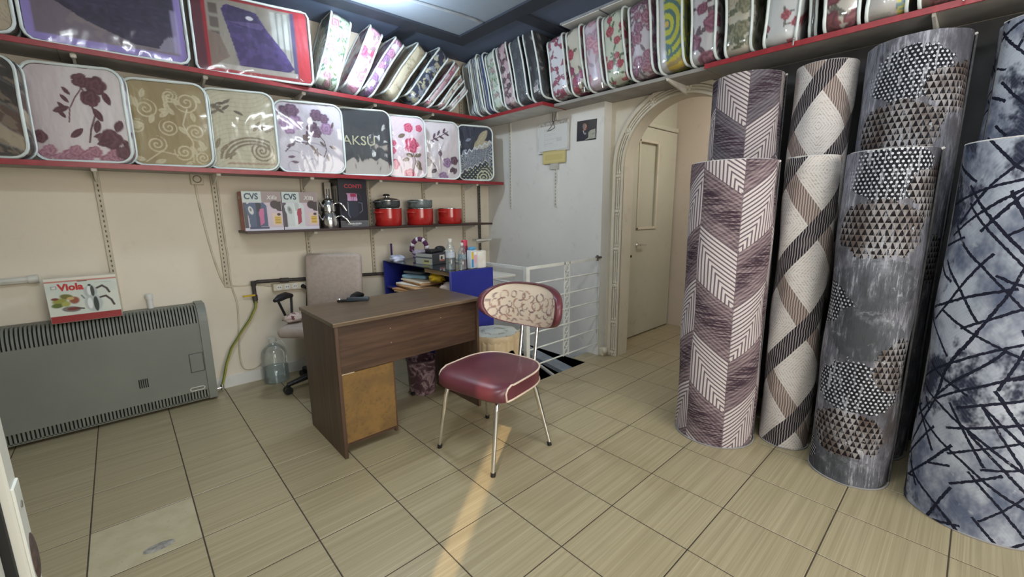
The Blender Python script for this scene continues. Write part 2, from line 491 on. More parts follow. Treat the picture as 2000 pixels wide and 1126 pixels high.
# lamp whose light shows in the glare (just above the frame)
for nm, x, y, w, h, lb in (('ceiling_lamp', 1.62, -.50, .5, .22, 'cool white ceiling lamp above the leaning quilt bags'),
                       ('ceiling_lamp', .35, -2.5, .9, .3, 'cool white ceiling lamp above the entrance'),
                       ('ceiling_lamp', 1.9, -3.3, .9, .3, 'cool white ceiling lamp in front of the rug rolls')):
    t = thing(nm, lb, 'lamp', (x, y, CZ))
    if w == .5:
        b = MB(); b.cyl((0, 0, -.05), (0, 0, 0), .03); b.cyl((0, 0, -.09), (0, 0, -.05), .018); b.build('bulb_holder', M_OFFWHITE, t, 40); continue
    MB().box((-w/2, -h/2, -.055), (w/2, h/2, -.006), .004).build('housing', M_OFFWHITE, t)

# arch moulding: fluted strip with carved rosettes
t = thing('trim_1', 'ivory fluted moulding with carved flowers round the arch', 'trim', (0, 0, 0)); t['kind'] = 'structure'
TW = .088
def sweep(r_in, r_out, x0, x1):
    b = MB(); pts = []
    n = 40
    path = [(1, AY, 0.0, 'j', z) for z in np.linspace(0.002, AZ, 10)]
    def ringpt(r, s):
        # s: 0..1 left jamb up, 1..2 arc, 2..3 right jamb down
        if s <= 1: return (AY+r, AZ*s+.002)
        if s <= 2:
            a = PI*(s-1); return (AY+r*math.cos(a), AZ+r*math.sin(a))
        return (AY-r, AZ*(3-s)+.002)
    ss = list(np.linspace(0, 1, 9))+list(np.linspace(1, 2, 41))[1:]+list(np.linspace(2, 3, 9))[1:]
    vs = []
    for s in ss:
        yi, zi = ringpt(r_in, s); yo, zo = ringpt(r_out, s)
        vs += [(x1, yi, zi), (x0, yi, zi), (x0, yo, zo), (x1, yo, zo)]
    fs = []
    for i in range(len(ss)-1):
        for j in range(4): fs.append((i*4+j, i*4+(j+1) % 4, i*4+4+(j+1) % 4, i*4+4+j))
    b.add(vs, fs); return b
sweep(AR, AR+TW, XA-.008, XA).build('backing', M_TRIM, t, 30)
for r0, w, d in ((.0, .014, .024), (.026, .010, .018), (.044, .010, .018), (.062, .026, .028)):
    sweep(AR+r0, AR+r0+w, XA-d, XA-.002).build('flute', M_TRIM, t, 30)
for z in (.03, .30, .62, .93, 1.24, 1.52):
    for sy in (1,):
        b = MB(); c = (XA-.016, AY+AR+.040, z)
        b.ell(c, (.016, .016, .016), 10, 6)
        for k in range(6):
            a = k*PI/3
            b.ell((c[0]+.004, c[1]+.02*math.cos(a), c[2]+.03*math.sin(a)), (.012, .011, .016), 8, 6)
        b.build('rosette', M_TRIM, t, 40)
for a in (.55, 1.1, 1.65, 2.2):
    b = MB(); c = (XA-.016, AY+(AR+.040)*math.cos(a), AZ+(AR+.040)*math.sin(a)); b.ell(c, (.014, .015, .015), 10, 6)
    for k in range(6): b.ell((c[0]+.004, c[1]+.022*math.cos(k*PI/3), c[2]+.022*math.sin(k*PI/3)), (.012, .012, .012), 8, 6)
    b.build('rosette', M_TRIM, t, 40)
b = MB(); b.box((XC+.002, -1.185, 0), (XC+.09, -1.131, .07), .008); b.ell((XC+.02, -1.19, .05), (.03, .02, .03)); b.build('plinth_block', M_TRIM, t, 40)

# door in the passage
t = thing('door_1', 'ivory panelled door with one tall recessed panel, seen through the arch', 'door', (3.735, -1.021, 0)); t['kind'] = 'structure'
b = MB()
DW, DH = .835, 2.005
b.box((0, -.03, .012), (DW, -.002, 1.075)); b.box((0, -.03, 1.875), (DW, -.002, DH)); b.box((0, -.03, 1.075), (.14, -.002, 1.875)); b.box((.46, -.03, 1.075), (DW, -.002, 1.875))
b.box((.14, -.010, 1.075), (.46, -.002, 1.875)); b.build('leaf', M_DOOR, t)
b = MB()
for a, c in (((.125, -.04, 1.06), (.15, -.028, 1.89)), ((.45, -.046, 1.06), (.478, -.028, 1.89)), ((.125, -.04, 1.06), (.475, -.028, 1.085)), ((.125, -.04, 1.865), (.475, -.028, 1.89))): b.box(a, c, .004)
b.build('panel_moulding', M_TRIM, t)
b = MB(); b.box((-.05, -.045, 0), (-.004, 0, DH+.05), .004); b.box((DW+.004, -.02, 0), (DW+.02, 0, DH+.05)); b.box((-.05, -.035, DH+.008), (DW+.02, 0, DH+.05), .004); b.build('door_frame', M_DOOR, t)
b = MB(); b.cyl((.155, -.03, .918), (.155, -.07, .918), .010); b.tube([(.155, -.066, .918), (.19, -.07, .918), (.26, -.068, .912)], .008); b.cyl((.155, -.03, .918), (.155, -.035, .918), .024); b.build('door_handle', M_CHROME, t, 40)
b = MB(); b.cyl((.06, -.03, .815), (.06, -.033, .815), .013); b.build('keyhole', M_BLACK, t)

# stairwell: dark lower storey below the floor slab, sloping slab, steps, string
M_VOID = plain('stairwell_void_shade', L(30, 36, 48), .9)  # darkness of the void below is put into the colour of its surfaces
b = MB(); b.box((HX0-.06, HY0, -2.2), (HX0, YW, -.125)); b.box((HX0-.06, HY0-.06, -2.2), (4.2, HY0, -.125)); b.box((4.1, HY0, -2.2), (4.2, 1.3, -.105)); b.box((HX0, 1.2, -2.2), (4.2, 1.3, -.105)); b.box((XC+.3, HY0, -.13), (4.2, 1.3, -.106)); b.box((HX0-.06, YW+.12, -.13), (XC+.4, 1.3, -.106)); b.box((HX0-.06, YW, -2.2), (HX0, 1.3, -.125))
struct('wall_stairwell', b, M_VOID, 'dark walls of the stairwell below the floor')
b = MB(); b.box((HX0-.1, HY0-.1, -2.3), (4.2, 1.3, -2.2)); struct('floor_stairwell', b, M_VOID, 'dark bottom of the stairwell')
t = thing('staircase', 'stairs going down in the dark stairwell behind the railing', 'stairs', (0, 0, 0))
for k in range(6):
    MB().box((HX0+.02, .10-k*.02, -.30-k*.26), (HX0+.30, .24-k*.02, -.27-k*.26)).build('step', plain('grey_step', L(120, 120, 118), .8), t)
b = MB(); b.prism([(-1.14, -.225), (-.16, -.10), (-.16, -.13), (-1.14, -.265)], 0, 3.06, XC-.001); b.build('slab_edge', plain('pale_slab', L(170, 178, 184), .7), t)
for p, q in (((2.62, -1.14, -.03), (2.92, -.62, -.12)), ((2.42, -1.14, -.02), (2.56, -.90, -.10)), ((2.60, -.30, -.06), (3.1, -.30, .10))):
    b = MB(); b.tube([p, q], .015, 8); b.build('rod', M_OFFWHITE, t, 40)

# entrance door leaf close to the lens (lower left of the frame)
t = thing('door_2', 'worn white metal entrance door edge with latch plate, close at lower left', 'door', (.10, -2.585, 0)); t['kind'] = 'structure'
M_WORN = Tree('chipped_white_metal', .5)
p = M_WORN.coord('obj'); n = M_WORN.noise(p, 22., 5., .7); M_WORN.color(M_WORN.mix(n.sst(.66, .70), L(200, 200, 190), L(60, 52, 46))); M_WORN = M_WORN.mat
t.location = (0, 0, 0)
MB().box((0, -2.622, 0), (.125, -2.588, 1.9), .002).build('leaf', M_WORN, t)
MB().box((0, -2.632, 0), (.118, -2.624, 1.9)).build('gasket', M_DARK, t)
MB().box((-.02, -2.685, 0), (.112, -2.634, 1.9), .003).build('jamb', M_WORN, t)
b = MB(); b.box((.1245, -2.620, .35), (.1275, -2.592, .985), .001); b.build('latch_plate', plain('pale_zinc', L(206, 208, 200), .4, var=.1), t)
b = MB(); b.ell((.1275, -2.603, .895), (.003, .013, .028), 12, 8); b.build('latch_hole', plain('rust_brown', L(74, 60, 54), .9, var=.3, scale=80), t, 40)
b = MB()
for z in (.96, .80, .5): b.cyl((.127, -2.606, z), (.1285, -2.606, z), .004, n=10)
b.build('screw', plain('dull_screw', L(120, 118, 110), .4), t)

# ------------------------------------------------------------------ gas heater
M_HEAT = plain('grey_green_enamel', L(124, 127, 118), .42, var=.05, scale=3, spec=.4)
M_HEAT_D = plain('dusty_enamel', L(118, 120, 110), .5, var=.12, scale=12)
t = thing('gas_heater', 'long grey gas convector heater with slotted top and bottom against the wall', 'heater', (0, 0, 0))
HX1, HXL = .555, -.66
prof = [(.15, .03), (.15, .55), (.158, .595), (.178, .632), (.205, .655), (.325, .657), (.325, .03)]
b = MB(); b.prism([(.165, .03), (.165, .545), (.172, .59), (.19, .622), (.21, .64), (.325, .642), (.325, .03)], 0, HXL, HX1); b.build('inner_body', M_DARK, t)
b = MB(); b.box((HXL, .15, .085), (HX1, .166, .548), .002); b.build('front_panel', M_HEAT, t)
b = MB()
n = 72
for i in range(n+1):
    x = HXL+(HX1-HXL-.012)*i/n+.001
    b.prism([(.15, .546), (.158, .595), (.178, .632), (.205, .655), (.245, .657), (.245, .64), (.21, .638), (.19, .62), (.172, .588), (.166, .546)], 0, x, x+.0098)
b.box((HXL, .245, .63), (HX1, .325, .657), .002)
b.build('top_grille', M_HEAT_D, t, 40, kind='stuff')
b = MB()
for i in range(n+1):
    x = HXL+(HX1-HXL-.012)*i/n+.001
    b.box((x, .15, .028), (x+.0098, .166, .087))
b.box((HXL, .15, .022), (HX1, .168, .032)); b.build('bottom_grille', M_HEAT_D, t, None, kind='stuff')
b = MB(); b.prism([(.142, .02), (.142, .555), (.150, .60), (.172, .64), (.2, .664), (.33, .666), (.33, .02)], 0, HX1, HX1+.048); b.build('end_panel', M_HEAT, t, 30)
b = MB(); b.box((.478, .1455, .224), (.547, .152, .345), .002); b.build('access_panel', M_HEAT, t)
b = MB(); b.box((.474, .1485, .220), (.551, .1515, .349)); b.build('access_gap', plain('shadow_gap', L(80, 82, 76), .8), t)
b = MB()
for k in range(5): b.box((.212+k*.0098, .1482, .19), (.212+k*.0098+.0055, .1515, .246))
b.build('vent_slot', M_DARK, t)
b = MB(); pts = []
for k in range(24):
    a = 2*PI*k/24; pts.append((.496+(.028 if math.cos(a) > 0 else -.028)+.011*math.cos(a), .147, .106+.011*math.sin(a)))
b.tube(pts, .0035, 6, True); b.build('badge', M_OFFWHITE, t, 40)
MB().box((.478, .148, .101), (.516, .1505, .111)).build('badge_plate', M_HEAT_D, t)

def stand_pipe(): 
    b = MB(); b.cyl((.332, .295, .659), (.332, .295, .74), .015); b.cyl((.332, .295, .722), (.332, .295, .752), .020)
    o = b.build('pipe_stub', M_WHITE, None, 40); tag(o, 'short white capped pipe rising behind the heater', 'pipe')
stand_pipe()
b = MB(); b.tube([(-1.2, .312, .897), (-.45, .312, .898), (-.16, .312, .902)], .019); b.cyl((-.165, .312, .902), (-.125, .312, .904), .024)
o = b.build('wall_pipe', M_OFFWHITE, None, 40); tag(o, 'thick off-white pipe running along the wall above the heater', 'pipe')

# ---- painted print panels: a grid whose colours come from a painter function
M_PRINT = Tree('printed_card', .42, 0, .5)
at = M_PRINT.nt.nodes.new('ShaderNodeAttribute'); at.attribute_name = 'Col'; M_PRINT.color(at.outputs['Color']); M_PRINT = M_PRINT.mat
def sm(x, a, b):
    t_ = np.clip((x-a)/(b-a), 0, 1); return t_*t_*(3-2*t_)
_nz = {}
def vnoise(u, v, sc, seed=0):
    if seed not in _nz: _nz[seed] = np.random.RandomState(seed+11).rand(64, 64)
    T = _nz[seed]; x = np.asarray(u)*sc; y = np.asarray(v)*sc
    i = np.floor(x).astype(int); j = np.floor(y).astype(int); fx = x-i; fy = y-j
    fx = fx*fx*(3-2*fx); fy = fy*fy*(3-2*fy)
    g = lambda a, c: T[a % 64, c % 64]
    return (g(i, j)*(1-fx)+g(i+1, j)*fx)*(1-fy)+(g(i, j+1)*(1-fx)+g(i+1, j+1)*fx)*fy
def fbm(u, v, sc, seed=0, o=3):
    s = 0; a = .5; n = 0
    for k in range(o): s = s+a*vnoise(u, v, sc*2**k, seed+k); n += a; a *= .5
    return s/n
def put(c, mask, rgb):
    m = np.clip(mask, 0, 1)[:, None]; c *= (1-m); c += m*lin(rgb)[None]
def ellm(u, v, cx, cy, rx, ry, ang=0, soft=.12):
    ca, sa = math.cos(ang), math.sin(ang); x = (u-cx)*ca+(v-cy)*sa; y = -(u-cx)*sa+(v-cy)*ca
    return 1-sm(np.sqrt((x/rx)**2+(y/ry)**2), 1-soft, 1+soft)
def recm(u, v, x0, y0, x1, y1, soft=.004):
    return np.minimum(np.minimum(sm(u, x0-soft, x0+soft), 1-sm(u, x1-soft, x1+soft)), np.minimum(sm(v, y0-soft, y0+soft), 1-sm(v, y1-soft, y1+soft)))
def segm(u, v, x0, y0, x1, y1, w, soft=.3):
    dx, dy = x1-x0, y1-y0; t_ = np.clip(((u-x0)*dx+(v-y0)*dy)/(dx*dx+dy*dy), 0, 1)
    d = np.hypot(u-x0-t_*dx, v-y0-t_*dy); return 1-sm(d, w*(1-soft), w*(1+soft))
def polym(u, v, pts):
    ins = np.zeros(len(u), bool); k = len(pts)
    for i in range(k):
        x0, y0 = pts[i]; x1, y1 = pts[(i+1) % k]
        if y0 == y1: continue
        c = ((v > y0) != (v > y1)) & (u < (x1-x0)*(v-y0)/(y1-y0)+x0); ins ^= c
    return ins.astype(float)
def panel(name, w, h, fn, parent, M, nu=None, label=None):
    """flat print w x h in the local xz plane (u right, v up), placed by matrix M"""
    nu = nu or max(8, int(w/.003)); nv = max(8, int(h/w*nu))
    u, v = np.meshgrid(np.linspace(0, 1, nu+1), np.linspace(0, 1, nv+1)); u = u.ravel(); v = v.ravel()
    col = np.ones((len(u), 3)); fn(col, u, v*h/w)          # v in units of the width
    V = np.c_[u*w, np.zeros(len(u)), v*h]; Mn = np.array(M); V = V @ Mn[:3, :3].T+Mn[:3, 3]
    j, i = np.meshgrid(np.arange(nv), np.arange(nu), indexing='ij'); a = (j*(nu+1)+i).ravel()
    return np_mesh(name, V, np.c_[a, a+1, a+nu+2, a+nu+1], M_PRINT, parent, True, col, label=label)
def T(x, y, z): return Matrix.Translation((x, y, z))

# ---- kettle-set box on the heater
t = thing('teapot_set_box', 'white and red teapot set carton lying on top of the grey heater', 'box', (-.098, .175, .658), (0, 0, math.radians(-1)))
BW_, BH_, BD_ = .292, .252, .09
MB().box((0, 0, 0), (BW_, BD_, BH_), .0015).build('carton', plain('white_card', L(222, 216, 200), .5, var=.03), t)
def p_viola(c, u, v):
    c[:] = lin((216, 220, 208)); put(c, sm(fbm(u, v, 3, 5), .4, .7)*.4, (188, 200, 196))
    put(c, recm(u, v, 0, 0, 1, .135), (152, 44, 46))
    put(c, recm(u, v, -.1, .785, 1.1, .81), (196, 120, 104)); put(c, recm(u, v, -.1, .82, 1.1, 1), (228, 222, 206))
    for cx, cy, rx, ry, a, k in ((.16, .42, .10, .06, .1, (150, 150, 70)), (.12, .34, .08, .045, 0, (96, 110, 44)), (.24, .36, .06, .05, .3, (170, 168, 90)), (.36, .42, .07, .07, 0, (150, 84, 60)), (.26, .50, .09, .05, -.2, (112, 110, 48)), (.31, .46, .05, .03, 0, (200, 170, 110)), (.1, .47, .05, .025, 0, (120, 60, 50))):
        put(c, ellm(u, v, cx, cy, rx, ry, a, .25), k)
    put(c, ellm(u, v, .3, .25, .13, .055, -.1), (120, 116, 110)); put(c, ellm(u, v, .33, .255, .09, .03, 0), (120, 50, 50)); put(c, segm(u, v, .40, .26, .47, .24, .014), (60, 54, 50))
    # two stacked pots
    put(c, ellm(u, v, .60, .56, .095, .125), (176, 184, 182)); put(c, ellm(u, v, .62, .33, .13, .17), (182, 190, 188))
    put(c, ellm(u, v, .585, .58, .03, .09), (226, 232, 228)); put(c, ellm(u, v, .57, .33, .035, .11), (228, 232, 230))
    put(c, ellm(u, v, .63, .57, .028, .11), (58, 66, 60)); put(c, ellm(u, v, .655, .31, .038, .15), (48, 56, 52)); put(c, ellm(u, v, .60, .69, .025, .02), (50, 50, 50))
    for a in (((.50, .62), (.46, .66)), ((.50, .44), (.47, .50))): put(c, segm(u, v, *a[0], *a[1], .012), (120, 126, 124))
    for p in (((.70, .62), (.78, .66), (.84, .60), (.87, .52)), ((.73, .43), (.81, .45), (.88, .36), (.91, .26))):
        for q in range(3): put(c, segm(u, v, *p[q], *p[q+1], .018), (64, 48, 46))
    put(c, recm(u, v, .075, .655, .15, .715), (120, 122, 128)); put(c, recm(u, v, .085, .663, .14, .707), (220, 220, 212))
    put(c, recm(u, v, .44, .775, .58, .79), (90, 70, 66)); put(c, recm(u, v, .68, .73, .92, .737), (170, 168, 160))
panel('front_print', BW_, BH_, p_viola, t, T(0, -.0012, 0), 130)
text('Viola', .052, plain('print_red', L(196, 52, 48), .5), t, (.05, -.0018, .182), (PI/2, 0, 0), sx=.95, bold=.0022)

# ------------------------------------------------------------------ wall uprights, brackets, shelves
def upright(x, z0, z1, label, y=YW, axis='y'):
    b = MB(); w = .012
    b.box((x-w*1.2, y-.022, z0), (x+w*1.2, y, z1), .001)
    o = b.build('shelf_upright', M_RAIL, None); tag(o, label, 'shelf upright', 'slotted uprights on the cream wall')
    s = MB(); z = z0+.02
    while z < z1-.03:
        s.box((x-.003, y-.0226, z), (x+.003, y-.0218, z+.014)); z += .03
    s.build('slot_row', plain('slot_brown', L(96, 86, 70), .8), o, kind='stuff')
UPR = [(.186, .56, 'slotted cream upright above the teapot set carton'), (.762, .74, 'slotted upright with cables running beside it'),
       (1.335, .60, 'slotted upright between the office chair and the kettle boxes'), (1.868, .70, 'slotted upright right of the office chair back'),
       (2.40, .70, 'slotted upright behind the red pots'), (2.86, .70, 'second slotted upright from the corner')]
for x, z0, lb in UPR: upright(x, z0, 2.62, lb)
b = MB(); b.box((3.05, YW-.022, .62), (3.074, YW-.001, 1.53), .001); o = b.build('shelf_upright', plain('worn_dark_steel', L(96, 92, 86), .4, var=.4, scale=40), None)
tag(o, 'dark worn metal upright closest to the corner', 'shelf upright')
s = MB()
for k in range(30): s.box((3.058, YW-.0226, .64+k*.03), (3.066, YW-.0216, .656+k*.03))
s.build('slot_row', M_DARK, o, kind='stuff')
for y, z0, lb in ((-.63, 1.28, 'thin slotted strip on the white wall below the hanging papers'), (-.03, 1.27, 'thin slotted strip on the white wall next to the beige bag stack')):
    b = MB(); b.box((XC-.012, y-.011, z0), (XC, y+.011, 2.09), .001); o = b.build('shelf_upright', M_OFFWHITE, None); tag(o, lb, 'shelf upright')
    s = MB()
    for k in range(int((2.05-z0)/.03)): s.box((XC-.0126, y-.003, z0+.02+k*.03), (XC-.0118, y+.003, z0+.032+k*.03))
    s.build('slot_row', plain('slot_brown', L(96, 86, 70), .8), o, kind='stuff')

def bracket(parent, x, z, d, m=None):
    """steel arm under a shelf: deep at the wall, slim rounded tip at the front"""
    y0 = YW-.012; b = MB()
    b.prism([(y0, z), (y0, z-.07), (y0-.03, z-.062), (y0-d*.8, z-.018), (y0-d, z-.012), (y0-d-.004, z)], 0, x-.006, x+.006)
    b.box((x-.013, y0-d-.006, z-.02), (x+.013, y0-d+.02, z), .004)
    return b.build('bracket', m or M_BRACKET, parent)
YF = .055
# lower quilt shelf
t = thing('wall_shelf', 'long shelf with red front edge below the row of face-on quilt bags', 'shelf', (0, 0, 0))
MB().box((-1.9, YF+.004, 1.512), (3.17, YW, 1.534)).build('board', M_SHELF_UNDER, t)
MB().box((-1.9, YF-.004, 1.508), (3.17, YF+.004, 1.536), .001).build('front_edge', M_RED, t)
for x in (-.38, .186, .762, 1.335, 1.868, 2.40, 2.86): bracket(t, x, 1.512, .235)
# upper left shelf
t = thing('wall_shelf', 'upper red-edged shelf on the cream wall, carrying the purple picture bag and leaning bags', 'shelf', (0, 0, 0))
for x0, x1 in ((-1.9, .128), (.13, .862), (.864, 1.60), (1.602, 2.90)): MB().box((x0, YF+.004, 2.095), (x1, YW, 2.117)).build('board', M_SHELF_UNDER, t)
MB().box((-1.9, YF-.004, 2.091), (2.90, YF+.004, 2.119), .001).build('front_edge', M_RED, t)
for x in (-.38, .186, .762, 1.335, 1.868, 2.40): bracket(t, x, 2.095, .22)
# corner shelf and right-hand shelf
t = thing('wall_shelf', 'pale corner shelf board under the first striped quilt bags', 'shelf', (0, 0, 0))
MB().box((2.905, -.735, 2.096), (XC, YW, 2.116)).build('board', M_SHELF_WHITE, t)
b = MB(); b.box((2.897, -.742, 2.092), (2.905, YF-.006, 2.119), .001); b.box((2.905, -.742, 2.092), (XC-.004, -.735, 2.119), .001); b.build('front_edge', M_RED, t)
t = thing('wall_shelf', 'long grey shelf with red front edge above the arch and the rug rolls', 'shelf', (0, 0, 0))
MB().box((3.0, -5.5, 2.095), (XA, -2.0, 2.117)).build('board', M_SHELF_UNDER, t)
MB().box((3.03, -1.998, 2.095), (XA, -1.14, 2.117)).build('board', M_SHELF_UNDER, t)
MB().box((3.03, -1.14, 2.095), (XC, -.745, 2.117)).build('board', M_SHELF_UNDER, t)
MB().box((2.992, -5.5, 2.091), (3.0, -2.0, 2.119), .001).build('front_edge', M_RED, t)
for y in (-1.75, -3.0):
    b = MB(); b.prism([(XA, 2.095), (XA, 2.04), (3.02, 2.082), (3.01, 2.095)], 1, y-.006, y+.006); b.build('bracket', M_BRACKET, t)
# kitchen shelf
t = thing('wall_shelf', 'short dark brown shelf holding kettle boxes and red pots', 'shelf', (0, 0, 0))
M_DKWOOD = plain('dark_brown_laminate', L(62, 44, 38), .45, stretch=(1, 8, 8), scale=6)
MB().box((.875, .06, 1.118), (3.02, YW, 1.136), .0015).build('board', M_DKWOOD, t)
for x in (1.335, 1.868, 2.40, 2.86): bracket(t, x, 1.118, .20)
# small empty bracket shelf near the corner
t = thing('small_shelf', 'small narrow white shelf stub on the wall near the corner', 'shelf', (0, 0, 0))
MB().box((2.86, .12, .955), (3.06, .19, .973), .002).build('board', M_OFFWHITE, t)
b = MB(); b.prism([(YW, .955), (YW, .91), (.14, .945), (.13, .955)], 0, 3.02, 3.032); b.build('bracket', M_BRACKET, t)

# ------------------------------------------------------------------ pipes, cables, power strip
def cable(name, pts, r, m, label, cat='cable', n=8):
    P = [Vector(p) for p in pts]; out = []
    for i in range(len(P)-1):
        p0 = P[max(i-1, 0)]; p1 = P[i]; p2 = P[i+1]; p3 = P[min(i+2, len(P)-1)]
        for k in range(6):
            s = k/6; out.append(.5*((2*p1)+(p2-p0)*s+(2*p0-5*p1+4*p2-p3)*s*s+(3*p1-p0-3*p2+p3)*s**3))
    out.append(P[-1]); b = MB(); b.tube(out, r, n); o = b.build(name, m, None, 60); return tag(o, label, cat)
M_CABLE = plain('ivory_cable', L(206, 198, 176), .5)
yw = YW-.006
cable('wall_cable', [(.66, yw, 1.46), (.668, yw, 1.30), (.70, yw, 1.0), (.735, yw, .80), (.765, yw, .742), (.79, yw, .74)], .006, M_CABLE, 'ivory cable looping down left of the slotted upright')
cable('wall_cable', [(.785, yw, 1.5), (.785, yw, 1.2), (.79, yw, .95), (.79, yw, .75), (.81, yw, .60), (.795, yw, .36), (.785, yw, .22), (.80, yw, .12), (.86, yw, .10), (.93, yw, .13)], .006, M_CABLE, 'ivory cable running down beside the upright to the skirting')
cable('wall_cable', [(.80, yw, .742), (.86, yw, .735), (.93, yw, .735), (1.05, yw, .705)], .004, M_CABLE, 'thin cable running along the wall to the power strip')
t = thing('junction_box', 'small cream junction box with round knockout under the shelf', 'junction box', (.672, YW, 1.485))
MB().box((-.035, -.03, -.04), (.035, 0, .03), .003).build('box', M_RAIL, t)
b = MB(); b.tube([(.022*math.cos(a*PI/10), -.032, -.003+.022*math.sin(a*PI/10)) for a in range(20)], .003, 6, True); b.build('ring', plain('brown_ring', L(120, 108, 92), .6), t, 40)
b = MB(); b.tube([(.922, .30, .60), (.922, .30, .735), (.93, .30, .752), (.95, .30, .757), (1.3, .30, .74), (2.25, .30, .70)], .0135, 10)
for p, q in (((.922, .30, .62), (.922, .30, .66)), ((.922, .30, .73), (.922, .30, .765)), ((1.10, .30, .75), (1.16, .30, .747))): b.cyl(p, q, .018, n=10)
o = b.build('gas_pipe', plain('sooty_pipe', L(66, 60, 58), .6, var=.3, scale=30), None, 50); tag(o, 'dark gas pipe with elbow running along the cream wall', 'pipe')
b = MB(); b.box((.845, .285, .655), (.91, .297, .668), .003); b.cyl((.922, .29, .661), (.905, .29, .661), .008); o = b.build('gas_tap', plain('yellow_tap', L(206, 176, 40), .5), None, 40); tag(o, 'yellow handled gas tap on the dark pipe', 'tap')
t = thing('gas_hose', 'yellow-green gas hose from the dark pipe down to the heater', 'hose')
def hose(off, m, r, nm):
    pts = [(.922, .295, .615), (.915, .29, .57), (.87, .285, .49), (.80, .28, .40), (.73, .275, .30), (.69, .27, .20), (.665, .265, .11), (.645, .26, .045)]
    b = MB(); b.tube([(x+off[0], y+off[1], z) for x, y, z in pts], r, 8); b.build(nm, m, t, 60)
hose((0, 0), plain('yellow_green_rubber', L(166, 160, 66), .45), .009, 'tube')
hose((-.006, -.006), plain('green_stripe', L(96, 112, 48), .5), .0045, 'stripe')
b = MB(); b.cyl((.645, .26, .02), (.645, .26, .06), .012); b.cyl((.606, .26, .035), (.645, .26, .035), .010); b.build('valve', M_CHROME, t, 40)
t = thing('power_strip', 'cream four-socket power strip fixed on the wall under the gas pipe', 'power strip', (1.055, .30, .70), (0, math.radians(1.5), 0))
MB().box((-.01, -.02, -.027), (.25, .03, .027), .006).build('body', M_CABLE, t)
for k in range(4):
    b = MB(); c = (.03+k*.055, -.0205, 0); b.cyl((c[0], -.0205, 0), (c[0], -.0215, 0), .021, n=20); b.build('socket', M_WHITE, t, 40)
    b = MB(); b.cyl((c[0]-.006, -.0216, 0), (c[0]-.006, -.0222, 0), .0035, n=8); b.cyl((c[0]+.008, -.0216, 0), (c[0]+.008, -.0222, 0), .0035, n=8); b.build('socket_hole', M_DARK, t)
t = thing('plug', 'black plug with cable in the last socket of the power strip', 'plug', (1.25, .277, .69))
b = MB(); b.cyl((0, 0, 0), (.012, -.035, -.01), .017, .011, 12); b.build('plug_body', M_BLACK, t, 40)
b = MB(); b.tube([(.010, -.035, -.01), (.016, -.040, -.03), (.014, -.025, -.09), (.012, 0, -.18)], .004); b.build('cord', M_BLACK, t, 60)

# ------------------------------------------------------------------ things on the kitchen shelf (top z 1.136)
KZ = 1.136
def p_kettle(dark):
    def f(c, u, v):     # v up to 1.13
        c[:] = lin((198, 190, 196)); H = 1.13
        put(c, recm(u, v, 0, .82, .50, H), (186, 196, 188)); put(c, recm(u, v, .48, .78, 1, H), (150, 132, 128)); put(c, recm(u, v, .5, .06, 1, .80), (196, 178, 186))
        put(c, recm(u, v, 0, 0, 1, .08), (206, 202, 214)); put(c, recm(u, v, 0, .08, .1, .8), (70, 66, 72))
        k = (70, 84, 112) if dark else (196, 202, 198); k2 = (50, 60, 86) if dark else (214, 220, 216)
        body = [(.14, .10), (.12, .40), (.06, .58), (.05, .72), (.18, .80), (.52, .80), (.60, .70), (.60, .12)]
        put(c, polym(u, v, body), k); put(c, polym(u, v, [(.3, .12), (.32, .78), (.42, .78), (.42, .12)]), k2)
        put(c, recm(u, v, .12, .05, .62, .11), (54, 62, 92) if dark else (206, 208, 208))
        put(c, polym(u, v, [(.32, .80), (.35, .55), (.42, .55), (.46, .74), (.42, .80)]), (34, 38, 46) if dark else (176, 180, 178))
        put(c, polym(u, v, [(.40, .14), (.385, .52), (.42, .62), (.52, .64), (.50, .22)]), (190, 100, 140) if dark else (160, 56, 76))
        put(c, ellm(u, v, .19, .58, .06, .12, .25), (200, 200, 196) if dark else (150, 156, 152)); put(c, ellm(u, v, .185, .60, .025, .05, .2), (110, 110, 108))
        put(c, ellm(u, v, .82, .74, .13, .12, -.4), (58, 44, 44)); put(c, polym(u, v, [(.72, .78), (.98, .84), (.99, .55), (.88, .56)]), (58, 46, 46))
        put(c, recm(u, v, .72, .14, .96, .50), (210, 184, 168)); put(c, recm(u, v, .78, .18, .95, .40), (206, 176, 70)); put(c, ellm(u, v, .9, .46, .05, .04), (60, 44, 40))
        for q in range(4): put(c, recm(u, v, .79, .21+q*.05, .93, .225+q*.05), (150, 90, 60))
    return f
M_CVS = plain('logo_navy', L(70, 78, 96), .5)
def kettle_box(x, dark, label):
    t = thing('kettle_box', label, 'box', (x, .112, KZ), (0, 0, math.radians(-2)), 'kettle cartons on the dark shelf')
    w, h, d = .238, .265, .16
    MB().box((0, 0, 0), (w, d, h), .0015).build('carton', plain('carton_brown_side', L(170, 96, 84), .5) if dark else plain('carton_dark_side', L(58, 46, 46), .5), t)
    panel('front_print', w, h, p_kettle(dark), t, T(0, -.0012, 0), 90)
    text('CVS', .056, M_CVS, t, (.012, -.0018, .213), (PI/2, 0, 0), sx=.85, bold=.0016)
    text('Xilla', .040, M_WHITE, t, (.145, -.0018, .212), (PI/2, 0, 0), sx=.9, shear=.3)
    if dark: text('CVS', .03, M_WHITE, t, (-.0012, .12, .215), (PI/2, 0, -PI/2), sx=.9)
    return t
kettle_box(.878, True, 'kettle carton showing a dark blue kettle, leftmost box on the dark shelf')
kettle_box(1.122, False, 'kettle carton showing a white kettle, next to the steel teapot')

